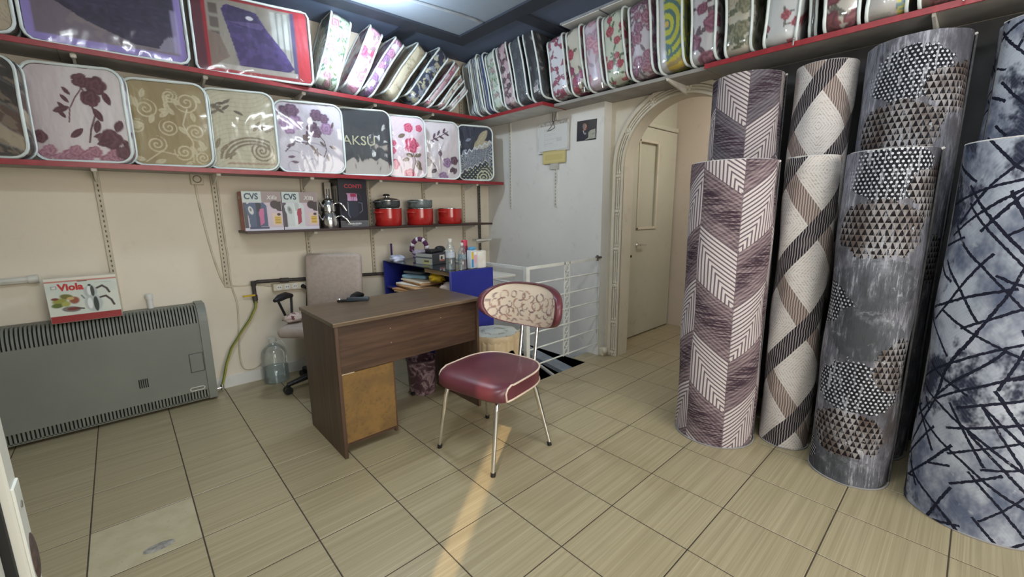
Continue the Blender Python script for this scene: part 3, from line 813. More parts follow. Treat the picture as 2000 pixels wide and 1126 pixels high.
# stacked steel teapot
t = thing('stacked_teapot', 'polished steel double teapot between the kettle carton and the black box', 'teapot', (1.453, .150, KZ))
b = MB(); b.lathe([(0, 0), (.062, 0), (.066, .01), (.068, .05), (.060, .09), (.050, .112), (.052, .118), (0, .118)], n=28); b.build('lower_pot', M_CHROME, t, 40)
b = MB(); b.lathe([(.0, .118), (.046, .118), (.055, .128), (.056, .16), (.046, .195), (.040, .205), (.042, .209), (.030, .222), (0, .226)], n=28); b.build('upper_pot', M_CHROME, t, 40)
b = MB(); b.lathe([(0, .224), (.010, .226), (.006, .234), (.012, .244), (.010, .252), (0, .255)], n=14); b.build('lid_knob', M_CHROME, t, 40)
for z, k in ((.085, 1.0), (.185, .85)):
    b = MB(); b.tube([(.050*k, -.02, z), (.080*k, -.045, z+.008), (.112*k, -.058, z-.018), (.135*k, -.062, z-.055)], .009, 8, rs=[.006, .009, .010, .008]); b.build('handle', M_CHROME, t, 60)
    b = MB(); b.tube([(-.05*k, -.02, z-.03), (-.075*k, -.03, z-.005), (-.085*k, -.035, z+.02)], .008, 8, rs=[.012, .008, .006]); b.build('spout', M_CHROME, t, 60)

# black electric kettle box
t = thing('coffee_maker_box', 'tall black appliance carton with red lettering and grey bottom band', 'box', (1.535, .138, KZ), (0, 0, math.radians(-2)))
MB().box((0, 0, 0), (.225, .18, .372), .0015).build('carton', plain('black_card', L(24, 22, 34), .4), t)
def p_conti(c, u, v):
    c[:] = lin((26, 24, 38)); H = .372/.225
    put(c, recm(u, v, .0, 0, 1, .22), (92, 92, 94)); put(c, recm(u, v, 0, .205, 1, .225), (120, 118, 116))
    for k in range(9): put(c, recm(u, v, .25+k*.055, .10, .29+k*.055, .155), (206, 206, 204))
    put(c, recm(u, v, .40, .065, .62, .08), (170, 170, 168))
    put(c, polym(u, v, [(.30, .92), (.30, 1.12), (.25, 1.18), (.62, 1.18), (.64, .92)]), (196, 150, 184)); put(c, recm(u, v, .40, 1.06, .60, 1.17), (170, 40, 90))
    for k in (.44, .5, .56): put(c, recm(u, v, k, .92, k+.015, 1.1), (120, 60, 100))
    put(c, polym(u, v, [(.32, .40), (.29, .9), (.66, .9), (.66, .42), (.5, .32)]), (38, 42, 58)); put(c, segm(u, v, .30, .45, .30, .88, .012), (120, 126, 136))
    put(c, segm(u, v, .30, .45, .36, .34, .012), (110, 116, 126))
    for p in (((.68, .86), (.80, .84)), ((.80, .84), (.80, .58)), ((.80, .58), (.70, .50))): put(c, segm(u, v, *p[0], *p[1], .012), (96, 104, 118))
    put(c, segm(u, v, .58, 1.18, .74, 1.14, .012), (60, 50, 60)); put(c, segm(u, v, .74, 1.14, .78, .95, .014), (52, 44, 54))
panel('front_print', .225, .372, p_conti, t, T(0, -.0012, 0), 90)
text('CONTI', .042, plain('logo_red', L(190, 52, 66), .5), t, (.045, -.0018, .305), (PI/2, 0, 0), sx=1.05, bold=.0010)
def p_side(c, u, v):
    c[:] = lin((46, 42, 48)); put(c, recm(u, v, .1, 1.1, .9, 1.9), (170, 164, 152))
    for k in (.3, .6): put(c, recm(u, v, k, 1.2, k+.1, 1.75), (70, 60, 58))
panel('side_print', .17, .372, p_side, t, T(-.0012, .175, 0) @ Matrix.Rotation(-PI/2, 4, 'Z'), 50)
t = thing('knife_pack', 'narrow upright pack with two dark pictures, behind the teapot', 'box', (1.478, .27, KZ))
MB().box((0, 0, 0), (.05, .03, .35), .002).build('card', plain('grey_card', L(120, 112, 104), .6), t)
def p_knife(c, u, v):
    c[:] = lin((176, 168, 154)); put(c, recm(u, v, 0, 0, 1, 3.6), (120, 110, 100)); put(c, recm(u, v, 0, 3.8, 1, 6.4), (186, 180, 168))
    for k in (.22, .62): put(c, recm(u, v, k, 4.0, k+.16, 6), (84, 72, 66))
panel('front_print', .05, .35, p_knife, t, T(0, -.0012, 0), 16)

# pots
M_POT = plain('red_enamel', L(178, 40, 36), .2, var=.05, coat=.5)
M_GPOT = plain('dark_granite_enamel', L(62, 66, 66), .25, var=.3, scale=90)
def pot(x, y, z, r, h, red, label, lid=False, tilt=0):
    m = M_POT if red else (M_GPOT if lid else plain('grey_green_enamel_pot', L(104, 112, 110), .25, var=.15, scale=60))
    t = thing('cooking_pot', label, 'pot', (x, y, z), (0, 0, tilt), 'red and grey pots on the dark shelf')
    b = MB(); b.lathe([(0, 0), (r*.90, 0), (r*.98, .012), (r, h*.5), (r, h), (r*.965, h), (r*.96, .012), (0, .008)], n=40); b.build('body', m, t, 40)
    b = MB(); b.tube([(r*1.005*math.cos(a*PI/20), r*1.005*math.sin(a*PI/20), h) for a in range(40)], .0035, 6, True); b.build('rim', M_CHROME, t, 60)
    for sgn in (1, -1):
        b = MB(); a0 = math.radians(205 if sgn > 0 else 25)
        ca, sa = math.cos(a0), math.sin(a0)
        b.tube([((r-.004+.034*math.sin(PI*k/10))*ca-sa*(.042*math.cos(PI*k/10)), (r-.004+.034*math.sin(PI*k/10))*sa+ca*(.042*math.cos(PI*k/10)), h*.78) for k in range(11)], .0075, 8)
        b.build('handle', m, t, 60)
    if lid:
        b = MB(); b.lathe([(r*1.0, h+.002), (r*.9, h+.012), (r*.5, h+.024), (.012, h+.028), (.012, h+.036), (.028, h+.040), (.030, h+.048), (.018, h+.054), (0, h+.055)], n=36); b.build('lid', M_CHROME, t, 40)
        b = MB(); b.lathe([(.012, h+.028), (.012, h+.036), (.029, h+.040), (.031, h+.048), (.018, h+.055), (0, h+.056)], n=20); b.build('lid_knob', M_BLACK, t, 40)
    return t
PY = .195
pot(1.965, PY, KZ, .115, .145, True, 'red pot with a lidded dark pot stacked on it')
pot(1.960, PY, KZ+.150, .110, .062, False, 'dark grey pot with black knobbed lid stacked on the left red pot', True)
pot(2.275, PY, KZ, .120, .142, True, 'middle red pot under an open grey pot')
pot(2.280, PY, KZ+.147, .113, .070, False, 'open grey pot without lid on the middle red pot')
pot(2.60, PY, KZ, .118, .142, True, 'red pot without anything on it, rightmost on the dark shelf')
# ------------------------------------------------------------------ desk
def mat_wood(name, c1, c2, axis, rough=.4):
    t = Tree(name, rough, 0, .4)
    x, y, z = t.sep(t.coord('obj'))
    a = {0: (x*2.2, y*34., z*34.), 2: (x*30., y*30., z*2.)}[axis]
    n = t.noise(t.vec(*a), 1., 5., .65, .4); f = t.noise(t.vec(*(q*4. for q in a)), 1., 2.)
    c = t.mix(n.sst(.3, .72), c1, c2); c = t.mix(f.sst(.55, .8)*.4, c, tuple(q*.55 for q in c1))
    t.color(c).bump(f, .06, .001); return t.mat
M_WOODX = mat_wood('walnut_laminate', L(66, 48, 37), L(94, 71, 55), 0)
M_WOODT = mat_wood('walnut_laminate_top', L(94, 78, 61), L(122, 103, 82), 0, .3)
M_WOODZ = mat_wood('walnut_laminate_upright', L(72, 53, 42), L(98, 75, 59), 2)
M_EDGE = plain('pale_edge_band', L(150, 130, 108), .5)
t = thing('desk', 'dark walnut office desk with yellowish back board below its left side', 'desk', (.953, -1.196, 0))
DX, DY, DZ = .892, .515, .725
MB().box((-.006, 0, DZ-.020), (DX+.006, DY+.01, DZ), .0012).build('desk_top', M_WOODT, t)
MB().box((-.0065, -.0006, DZ-.004), (DX+.0065, .001, DZ-.0005)).build('edge_band', M_EDGE, t)
MB().box((0, .004, 0), (.018, DY-.005, DZ-.020), .001).build('side_panel', M_WOODZ, t)
MB().box((DX-.018, .004, 0), (DX, DY-.005, DZ-.020), .001).build('side_panel', M_WOODZ, t)
MB().box((.018, .020, .452), (DX-.018, .036, DZ-.020)).build('front_panel', M_WOODX, t)
t2 = Tree('raw_yellow_board', .7); p = t2.coord('obj'); n = t2.noise(p, 7., 5., .7); n2 = t2.noise(p, 60., 2.)
t2.color(t2.mix(n2.sst(.55, .7)*.4, t2.mix(n.sst(.35, .7), L(134, 102, 54), L(112, 85, 46)), L(90, 68, 42)))
b = MB(); b.box((.02, .026, .07), (.305, .032, .447)); b.build('back_board', t2.mat, t)
MB().box((.018, .030, .05), (.036, .40, .45)).build('drawer_side', M_WOODZ, t)
MB().box((.300, .030, .035), (.316, .44, .45)).build('drawer_side', M_WOODZ, t)
MB().box((.036, .034, .05), (.300, .44, .066)).build('drawer_bottom', M_WOODX, t)
for k in range(3):
    f = MB().box((.038, .44, .075+k*.125), (.298, .456, .192+k*.125), .001).build('drawer_front', M_WOODX, t)
    b = MB(); b.box((.14, .456, .13+k*.125), (.20, .474, .14+k*.125), .002); b.build('handle', M_CHROME, f)
b = MB()
for x, z in ((.30, .64), (.30, .56), (.62, .64)): b.cyl((x, .0205, z), (x, .0185, z), .003, n=10)
b.build('screw', M_EDGE, t)
b = MB(); b.box((.018, .022, .446), (.09, .034, .452)); b.build('chipped_edge', plain('raw_chipboard', L(206, 190, 160), .9, var=.3, scale=120), t)
# slim dark tool on the desk
t = thing('pocket_tool', 'slim black handheld tool with steel tip lying on the desk top', 'tool', (1.155, -.70, .725), (0, 0, math.radians(-31)))
b = MB(); b.box((.055, -.012, .002), (.185, .012, .026), .006); b.build('grip', plain('slate_plastic', L(48, 56, 64), .4), t, 40)
b = MB(); b.box((.0, -.010, .0), (.12, .010, .014), .004); b.build('lower_jaw', M_BLACK, t, 40)
b = MB(); b.ell((.012, 0, .016), (.014, .010, .008), 10, 6); b.build('tip', M_CHROME, t, 40)

# ------------------------------------------------------------------ office chair behind the desk
M_FAB = plain('grey_beige_fabric', L(178, 164, 154), .9, var=.06, scale=40, bump=.15)
t = thing('office_chair', 'grey beige office swivel chair with black armrests behind the desk', 'chair', (1.262, -.100, 0), (0, 0, math.radians(-43)))
b = MB(); b.box((-.225, -.24, .41), (.225, .22, .49), .035); b.build('seat', M_FAB, t, 50)
M = T(0, .215, .47) @ Matrix.Rotation(math.radians(-5), 4, 'X')
b = MB(); b.box((-.215, -.035, .06), (.215, .035, .475), .03, M); b.build('backrest', M_FAB, t, 50)
b = MB(); b.box((-.03, .25, .36), (.03, .27, .62), .006); b.box((-.03, .0, .36), (.03, .27, .385), .006); b.build('back_bar', M_BLACK, t, 40)
for s in (-1, 1):
    b = MB()
    b.tube([(s*.27, -.13, .655), (s*.262, -.08, .665), (s*.262, .0, .668), (s*.265, .09, .65)], .018, 10, rs=[.012, .026, .026, .014])
    b.build('arm_pad', M_BLACK, t, 60)
    b = MB(); b.tube([(s*.262, -.10, .65), (s*.255, .0, .46), (s*.20, .02, .40)], .009); b.tube([(s*.264, .08, .645), (s*.258, .05, .46)], .009); b.build('arm_strut', M_BLACK, t, 60)
b = MB(); b.cyl((0, 0, .12), (0, 0, .40), .028); b.cyl((0, 0, .06), (0, 0, .13), .042); b.cyl((0, 0, .38), (0, 0, .41), .09); b.build('gas_column', M_BLACK, t, 40)
for k in range(5):
    a = math.radians(8+72*k); ca, sa = math.cos(a), math.sin(a)
    b = MB(); b.tube([(.03*ca, .03*sa, .10), (.16*ca, .16*sa, .09), (.285*ca, .285*sa, .065)], .02, 8, rs=[.028, .022, .016]); b.build('base_leg', M_BLACK, t, 60)
    b = MB(); c = (.285*ca, .285*sa)
    for s in (-1, 1): b.cyl((c[0]-s*.006*sa, c[1]+s*.006*ca, .027), (c[0]-s*.026*sa, c[1]+s*.026*ca, .027), .027, n=18)
    b.cyl((c[0], c[1], .03), (c[0], c[1], .065), .010); b.build('caster', M_BLACK, t, 40)
def crumpled(name, c, r, m, label, cat, seed, parent=None, amp=.35):
    rs = np.random.RandomState(seed); nu, nv = 28, 18
    th, ph = np.meshgrid(np.linspace(0, 2*PI, nu+1), np.linspace(0.02, PI-.02, nv+1)); th = th.ravel(); ph = ph.ravel()
    x, y, z = np.sin(ph)*np.cos(th), np.sin(ph)*np.sin(th), np.cos(ph)
    d = 1+amp*(fbm(x*1.3+5, y*1.3+z*1.7+5, 1.6, seed, 3)-.5)*2+amp*.5*(fbm(y*2+9, z*2+x+9, 3, seed+3, 2)-.5)
    V = np.c_[c[0]+r[0]*x*d, c[1]+r[1]*y*d, c[2]+r[2]*np.maximum(z*d, -.8)]
    j, i = np.meshgrid(np.arange(nv), np.arange(nu), indexing='ij'); a = (j*(nu+1)+i).ravel()
    o = np_mesh(name, V, np.c_[a, a+nu+1, a+nu+2, a+1], m, parent)
    return tag(o, label, cat)
tc = Tree('flowered_cloth', .9); p = tc.coord('obj'); n = tc.noise(p, 30., 3.); tc.color(tc.mix(n.sst(.52, .6), L(210, 190, 180), L(120, 70, 74))); 
crumpled('cloth', (1.075, -.055, .527), (.07, .05, .03), tc.mat, 'crumpled pale cloth with dark red flowers on the office chair seat edge', 'cloth', 5)

# ------------------------------------------------------------------ water jug
M_PET = bpy.data.materials.new('clear_plastic'); M_PET.use_nodes = True
def clear(mat, tint, gloss, wave=0., milk=0.):
    nt = mat.node_tree; nt.nodes.clear()
    out = nt.nodes.new('ShaderNodeOutputMaterial'); tr = nt.nodes.new('ShaderNodeBsdfTransparent'); tr.inputs[0].default_value = (*tint, 1)
    gl = nt.nodes.new('ShaderNodeBsdfGlossy'); gl.inputs['Roughness'].default_value = gloss; gl.inputs[0].default_value = (1, 1, 1, 1)
    lw = nt.nodes.new('ShaderNodeLayerWeight'); lw.inputs[0].default_value = .25
    mx = nt.nodes.new('ShaderNodeMixShader')
    mr = nt.nodes.new('ShaderNodeMapRange'); nt.links.new(lw.outputs['Fresnel'], mr.inputs[0]); mr.inputs[3].default_value = .05; mr.inputs[4].default_value = .75
    nt.links.new(mr.outputs[0], mx.inputs[0]); nt.links.new(gl.outputs[0], mx.inputs[2])
    base = tr.outputs[0]
    if milk:
        df = nt.nodes.new('ShaderNodeBsdfDiffuse'); df.inputs[0].default_value = (.8, .85, .88, 1)
        m2 = nt.nodes.new('ShaderNodeMixShader'); m2.inputs[0].default_value = milk
        nt.links.new(tr.outputs[0], m2.inputs[1]); nt.links.new(df.outputs[0], m2.inputs[2]); base = m2.outputs[0]
    nt.links.new(base, mx.inputs[1]); nt.links.new(mx.outputs[0], out.inputs[0])
    if wave:
        tc = nt.nodes.new('ShaderNodeTexCoord'); mp = nt.nodes.new('ShaderNodeMapping'); mp.inputs['Scale'].default_value = (1, 1, .35)
        nt.links.new(tc.outputs['Object'], mp.inputs[0])
        n1 = nt.nodes.new('ShaderNodeTexNoise'); n1.inputs['Scale'].default_value = 6.5; n1.inputs['Detail'].default_value = 1.5; n1.inputs['Distortion'].default_value = 1.2
        nt.links.new(mp.outputs[0], n1.inputs['Vector'])
        bp = nt.nodes.new('ShaderNodeBump'); bp.inputs['Strength'].default_value = wave; bp.inputs['Distance'].default_value = .02
        nt.links.new(n1.outputs[0], bp.inputs['Height'])
        nt.links.new(bp.outputs[0], gl.inputs['Normal'])
    return mat
clear(M_PET, (.95, .98, .98), .08, .25, .06)
def newclear(name, *a):
    m = bpy.data.materials.new(name); m.use_nodes = True; return clear(m, *a)
M_WATER = newclear('still_water', (.90, .945, .95), .03, 0., .05)
M_FILM = newclear('clear_pvc_film', (.97, .985, .99), .09, .42, .05)
t = thing('water_jug', 'large clear plastic water jug, about one third full, on the floor by the wall', 'jug', (.985, .222, 0))
b = MB(); b.lathe([(.03, .004), (.078, .0), (.088, .012), (.087, .10), (.084, .105), (.087, .11), (.088, .20), (.078, .245), (.05, .275), (.026, .292), (.024, .312)], n=36); b.build('body', M_PET, t, 60)
b = MB(); b.lathe([(0, .006), (.082, .008), (.084, .11), (0, .11)], n=32); b.build('water', M_WATER, t, 40)
b = MB(); b.lathe([(0, .335), (.026, .335), (.028, .305), (.027, .303)], n=24); b.build('cap', M_WHITE, t, 40)
b = MB(); b.tube([(.02, -.015, .30), (.05, -.03, .315), (.075, -.04, .27), (.07, -.04, .25)], .004); b.build('handle', M_WHITE, t, 60)

# ------------------------------------------------------------------ marbled waste bin
tm = Tree('marbled_plastic', .35); p = tm.coord('obj'); n = tm.noise(p, 9., 4., .6, 2.5)
tm.color(tm.mix(n.sst(.42, .62), L(84, 58, 68), L(176, 150, 156)))
t = thing('waste_bin', 'small marbled purple and pink waste bin under the desk', 'bin', (1.695, -.715, 0))
b = MB(); b.lathe([(0, 0), (.088, 0), (.092, .01), (.104, .245), (.098, .245), (.087, .015), (0, .012)], n=36); b.build('body', tm.mat, t, 40)
b = MB(); b.tube([(.104*math.cos(a*PI/20), .104*math.sin(a*PI/20), .245) for a in range(40)], .006, 8, True); b.build('rim', plain('dark_plum_plastic', L(70, 50, 58), .35), t, 60)
b = MB(); b.box((-.115, -.06, .012), (-.09, -.03, .03), .004); b.build('pedal', M_BLACK, t)

# ------------------------------------------------------------------ stool
M_STOOL = plain('cream_plastic', L(206, 184, 148), .4, var=.05)
ts = Tree('printed_stool_top', .4); x, y, z = ts.sep(ts.coord('obj')); r = (x*x+y*y).sqrt(); n = ts.noise(ts.vec(x, y), 26., 4., .6, 1.5)
m = (r*70.+n*4.).sin()
ts.color(ts.mix((r*1.).gt(.158), ts.mix(m.sst(.2, .8)*n.sst(.42, .6), L(196, 198, 184), L(140, 130, 114)), L(206, 184, 148)))
t = thing('plastic_stool', 'cream plastic stool with fluted sides and flowered top beside the desk', 'stool', (2.085, -1.055, 0), (0, 0, .78))
SR = .168
def lob(a, r): return r*(1+.045*math.cos(8*a))
b = MB(); vs = []; fs = []; n_ = 64
lev = [(0.0, .430), (.85, .432), (.985, .428), (1.0, .418), (1.02, .395), (1.0, .385)]
for q, z in lev:
    for i in range(n_):
        a = 2*PI*i/n_; rr = lob(a, SR*q); vs.append((rr*math.cos(a), rr*math.sin(a), z))
for j in range(len(lev)-1):
    for i in range(n_): fs.append((j*n_+i, j*n_+(i+1) % n_, (j+1)*n_+(i+1) % n_, (j+1)*n_+i))
b.add(vs, fs); b.build('seat', ts.mat, t, 50)
# skirt with four arches, ending in four legs
b = MB(); vs = []; fs = []; rows = 10
def low(a):
    q = abs(math.cos(2*a)); return .36-.0*q if q < .62 else .0
for i in range(96):
    a = 2*PI*i/96; q = abs(math.cos(2*a)); leg = q > .72
    zb = 0.0 if leg else .25+.08*math.sqrt(max(0, 1-(q/.72)**2))
    for j in range(rows+1):
        z = .40+(zb-.40)*j/rows; s = 1+.10*(1-z/.40); rr = lob(a, SR)*s*(1-.02*math.cos(24*a))
        vs.append((rr*math.cos(a), rr*math.sin(a), z))
for i in range(96):
    k = (i+1) % 96
    for j in range(rows): fs.append((i*(rows+1)+j, k*(rows+1)+j, k*(rows+1)+j+1, i*(rows+1)+j+1))
b.add(vs, fs); o = b.build('skirt', M_STOOL, t, 50)
o.modifiers.new('thick', 'SOLIDIFY').thickness = .006
for k in range(4):
    a = k*PI/2; b = MB(); R_ = SR*1.12
    b.ell((R_*math.cos(a), R_*math.sin(a), .025), (.030, .030, .025), 14, 8); b.build('foot', M_STOOL, t, 50)

# ------------------------------------------------------------------ vinyl chair in front
M_VINYL = Tree('maroon_vinyl', .34, 0, .5); p = M_VINYL.coord('obj'); n = M_VINYL.noise(p, 5., 4.); g = M_VINYL.voro(p, 420.)
M_VINYL.color(M_VINYL.mix(n.sst(.3, .7), L(92, 44, 53), L(108, 56, 63))).bump(g, .06, .0006); M_VINYL = M_VINYL.mat
M_PIPE = plain('cream_vinyl_piping', L(222, 200, 180), .45)
t = thing('vinyl_chair', 'retro chair with maroon vinyl seat, cream ring-patterned back and chrome legs', 'chair', (1.585, -1.605, 0), (0, 0, math.radians(191.5)))
# local: +x is the front of the chair, y sideways
SY = .022            # the seat sits slightly off the leg centre
def seat_out(k, n):
    a = 2*PI*k/n-PI; ca, sa = math.cos(a), math.sin(a)
    if ca > 0: x = abs(ca)**.30*.225; y = math.copysign(abs(sa)**.42, sa)*.222
    else: x = -abs(ca)**.80*.225; y = math.copysign(abs(sa)**.62, sa)*.222
    return x, y+SY
def ss(x, a, b_):
    q = min(1, max(0, (x-a)/(b_-a))); return q*q*(3-2*q)
n_ = 96; vs = []; fs = []
def fw_(x): return ss(x, .10, .20)
ZT, ZB = .452, .378
lev = [(0., ZT+.008, 0), (.5, ZT+.007, -.020), (.85, ZT+.004, -.040), (1.0, ZT, -.052), (1.0, ZT-.008, -.024), (1.0, ZT-.022, -.007), (1.0, ZT-.040, 0), (1.0, ZB+.010, -.002), (1.0, ZB, -.012), (.5, ZB, 0), (0., ZB, 0)]
for s, z, dx in lev:
    for k in range(n_):
        x, y = seat_out(k, n_); f = fw_(x)
        vs.append(((x+dx*f)*s, (y-SY)*s+SY, z))
for j in range(len(lev)-1):
    for k in range(n_): fs.append((j*n_+k, j*n_+(k+1) % n_, (j+1)*n_+(k+1) % n_, (j+1)*n_+k))
b = MB(); b.add(vs, fs); b.build('seat', M_VINYL, t, 60)
# piping: round the back of the top edge, down the front corners and back along the bottom edge
def ringp(z, dx, s=1.005):
    out = []
    for k in range(n_):
        x, y = seat_out(k, n_)
        if fw_(x) < .55 or abs(y-SY) > .213: out.append(((x+dx*fw_(x))*s, (y-SY)*s+SY, z))
        else: out.append(None)
    return out
def split(r):
    i0 = next(i for i in range(n_) if r[i] is None and r[i-1] is not None)
    seq = [r[(i0+i) % n_] for i in range(n_)]; return [q for q in seq if q is not None]
top = split(ringp(ZT, -.052)); bot = split(ringp(ZB+.003, -.004))
loop = top+[(top[-1][0]+.030, top[-1][1], ZT-.010), (top[-1][0]+.043, top[-1][1], ZT-.030)]+bot[::-1]+[(top[0][0]+.043, top[0][1], ZT-.030), (top[0][0]+.030, top[0][1], ZT-.010)]
b = MB(); b.tube(loop, .0048, 8, True); b.build('seat_piping', M_PIPE, t, 60)
# backrest: curved shell, cream front face with printed rings and a maroon band round the sides and top
def back_pt(u, v, off=0.):
    y = .045+u*.268
    x = -.295+.120*abs(u)**3.2
    z = .735+v*.118+.006*(1-u*u); x += -.022*v
    # offsets follow the local surface normal
    sl = 3.2*.120*abs(u)**2.2*(1 if u > 0 else -1)/.268; nl = math.hypot(1, sl)
    return Vector((x+off/nl, y-off*sl/nl, z))
def outline(a, s=1.0):
    ca, sa = math.cos(a), math.sin(a)
    u = math.copysign(abs(ca)**.70, ca); v = math.copysign(abs(sa)**.62, sa)
    u *= (1-.13*abs(v)**1.5) if v < 0 else (1-.10*abs(v)**3)
    return u*s, v*s
def shell(scales, offs, low=True):
    vs = []; fs = []; n = 112
    for s, o in zip(scales, offs):
        for k in range(n):
            u, v = outline(2*PI*k/n, 1.0); f = max(ss(-v, .35, .9), .62*ss(v, .5, .97))     # the band thins out along the bottom and top edges
            q = s if not low else s+(1-s)*f*.75
            u2 = u*(1-(1-q)*.62) if low else u*s
            vs.append(back_pt(u2 if low else u*s, v*q, o))
    for j in range(len(scales)-1):
        for k in range(n): fs.append((j*n+k, j*n+(k+1) % n, (j+1)*n+(k+1) % n, (j+1)*n+k))
    return vs, fs
b = MB(); b.add(*shell([.86, .89, .95, 1.0, .99, .95, .92], [.010, .018, .020, .010, -.012, -.020, -.018])); b.build('back_band', M_VINYL, t, 60)
def face(off, s0, n=112, rings=40, bulge=.008):
    """inner face bounded by the band"""
    vs = []; fs = []
    for j in range(rings):
        r_ = .002+(1-.002)*j/(rings-1)
        for k in range(n):
            u, v = outline(2*PI*k/n, 1.0); f = max(ss(-v, .35, .9), .62*ss(v, .5, .97)); q = s0+(1-s0)*f*.75
            vs.append(back_pt(u*(1-(1-q)*.62)*r_, v*q*r_, off+bulge*(1-r_*r_)))
    for j in range(rings-1):
        for k in range(n): fs.append((j*n+k, j*n+(k+1) % n, (j+1)*n+(k+1) % n, (j+1)*n+k))
    return vs, fs
vs, fs = face(.012, .875)
V = np.array([tuple(v) for v in vs]); yy = V[:, 1]; zz = V[:, 2]
col = np.tile(lin((226, 210, 190)), (len(V), 1))
rs = np.random.RandomState(8)
for k in range(44):
    cy, cz = -.19+.0455*(k % 11)+rs.uniform(-.016, .016), .64+.047*(k//11)+rs.uniform(-.014, .014); r = rs.uniform(.015, .027); e = rs.uniform(.8, 1.2); ang = rs.uniform(0, 6.28); spn = rs.uniform(3.6, 6.3)
    d = np.hypot((yy-cy)*e, zz-cz); th = (np.arctan2(zz-cz, yy-cy)-ang) % (2*PI)
    w = .0022+.0016*np.sin(th*1.5)
    put(col, (1-sm(np.abs(d-r), w, w+.0016))*(th < spn)*.85, [(140, 112, 100), (120, 92, 96), (166, 120, 104)][k % 3])
put(col, sm(.70-zz, 0, .09)*.25, (222, 186, 166))
np_mesh('back_face', V, fs, M_PRINT, t, True, col, label='cream front of the backrest printed with brown rings')
vs, fs = face(-.016, .93, rings=14, bulge=-.006); b = MB(); b.add(vs, fs)
tr = Tree('ring_printed_vinyl', .45); p = tr.coord('obj'); q = tr.voro(p, 17.); tr.color(tr.mix((q-.42).abs().lt(.05), L(222, 204, 186), L(150, 118, 108))); b.build('back_cover', tr.mat, t, 60)
# frame and legs
for s in (-1, 1):
    b = MB(); b.tube([(.10, SY+s*.10, .372), (-.10, .055+s*.055, .372), (-.215, .062+s*.05, .385), (-.262, .062+s*.05, .43), (-.298, .062+s*.05, .66)], .0105, 10); b.build('back_post', M_CHROME, t, 60)
b = MB(); b.tube([(.15, -.165, .362), (.15, .165, .362)], .010); b.tube([(-.17, -.17, .362), (-.17, .17, .362)], .010); b.tube([(.15, 0, .362), (-.17, 0, .362)], .010); b.build('under_frame', M_CHROME, t, 60)
FEET = [(.235, -.195), (.196, .205), (-.185, -.245), (-.232, .21)]
FW = [(1.370, -1.430), (1.416, -1.824), (1.770, -1.350), (1.820, -1.822)]
a = -math.radians(191.5)
for wx, wy in FW:
    dx, dy = wx-1.585, wy+1.605; lx, ly = dx*math.cos(a)-dy*math.sin(a), dx*math.sin(a)+dy*math.cos(a)
    tx, ty = (.15 if lx > 0 else -.17), math.copysign(.165, ly)
    b = MB(); b.tube([(tx*.8, ty*.9, .366), (tx*.96, ty*.99, .355), (tx+(lx-tx)*.15, ty+(ly-ty)*.15, .31), (lx, ly, .014)], .0115, 12, rs=[.012, .012, .0125, .010]); l = b.build('leg', M_CHROME, t, 60)
    b = MB(); b.cyl((lx, ly, 0), (lx+(tx-lx)*.04, ly+(ty-ly)*.04, .02), .0125, n=12); b.build('foot_cap', M_BLACK, l, 40)

# ------------------------------------------------------------------ blue counter with its load
M_BLUE = plain('royal_blue_laminate', L(44, 52, 142), .35, var=.04)
M_BLUE_E = plain('blue_edge', L(88, 96, 176), .4)
t = thing('counter', 'blue laminate counter with dark glass top and open shelf of papers', 'counter', (0, 0, 0))
CX0, CX1, CY0, CY1, CH = 1.915, 2.30, -.795, .245, .835
MB().box((CX0, CY0, 0), (CX1, CY0+.018, CH), .001).build('end_panel', M_BLUE, t)
MB().box((CX0, CY1-.018, 0), (CX1, CY1, CH), .001).build('end_panel', M_BLUE, t)
MB().box((CX1-.018, CY0+.018, 0), (CX1, CY1-.018, CH-.02)).build('back_panel', M_BLUE, t)
MB().box((CX0+.01, CY0+.018, .60), (CX1-.018, CY1-.018, .616)).build('inner_shelf', M_BLUE, t)
MB().box((CX0+.01, CY0+.018, .06), (CX1-.018, CY1-.018, .076)).build('inner_shelf', M_BLUE, t)
MB().box((CX0+.004, CY0+.02, CH-.005), (CX1-.004, CY1-.02, CH+.001), .0008).build('glass_top', plain('dark_glass', L(44, 50, 56), .08, var=.05), t)
MB().box((CX0+.03, CY0+.02, CH-.04), (CX0+.045, CY0+.40, CH-.012)).build('wood_rail', plain('pale_wood', L(176, 152, 118), .6, stretch=(20, 1, 20), scale=4), t)
MB().box((CX0-.001, CY0-.001, 0), (CX0+.003, CY0+.019, CH+.001)).build('edge_band', M_BLUE_E, t)
# papers on the inner shelf: each envelope or folder a thing
rp = random.Random(5); z = .617
PC = [(212, 176, 130), (196, 150, 104), (226, 214, 196), (210, 168, 122), (232, 226, 214), (206, 160, 112), (224, 206, 180)]
PL = ['brown envelope at the bottom of the counter pile', 'dark tan envelope second from the bottom of the pile', 'cream sheet sticking out low in the counter pile', 'tan envelope in the middle of the counter pile', 'white sheet above the tan envelope in the pile', 'orange-tan envelope near the top of the pile', 'pale folder on top of the counter pile']
for k in range(7):
    h = .011+.004*rp.random(); w, d = .23+.03*rp.random(), .30+.04*rp.random(); a = rp.uniform(-.25, .35)
    b = MB(); b.grid(lambda u, v: (-w/2+u*w, -d/2+v*d, h+.012*(1-u)*(1-u)*rp.random()*.6), 6, 6)
    o = MB().box((-w/2, -d/2, 0), (w/2, d/2, h), .003).build('paper_stack', plain('paper_%d' % k, L(*PC[k]), .8, var=.05), None)
    o.location = (2.035+rp.uniform(-.02, .012)-.006*(7-k), -.22+rp.uniform(-.03, .03), z); o.rotation_euler = (0, 0, a*.7); z += h+.001
    tag(o, PL[k], 'paper', 'papers in the open counter shelf')
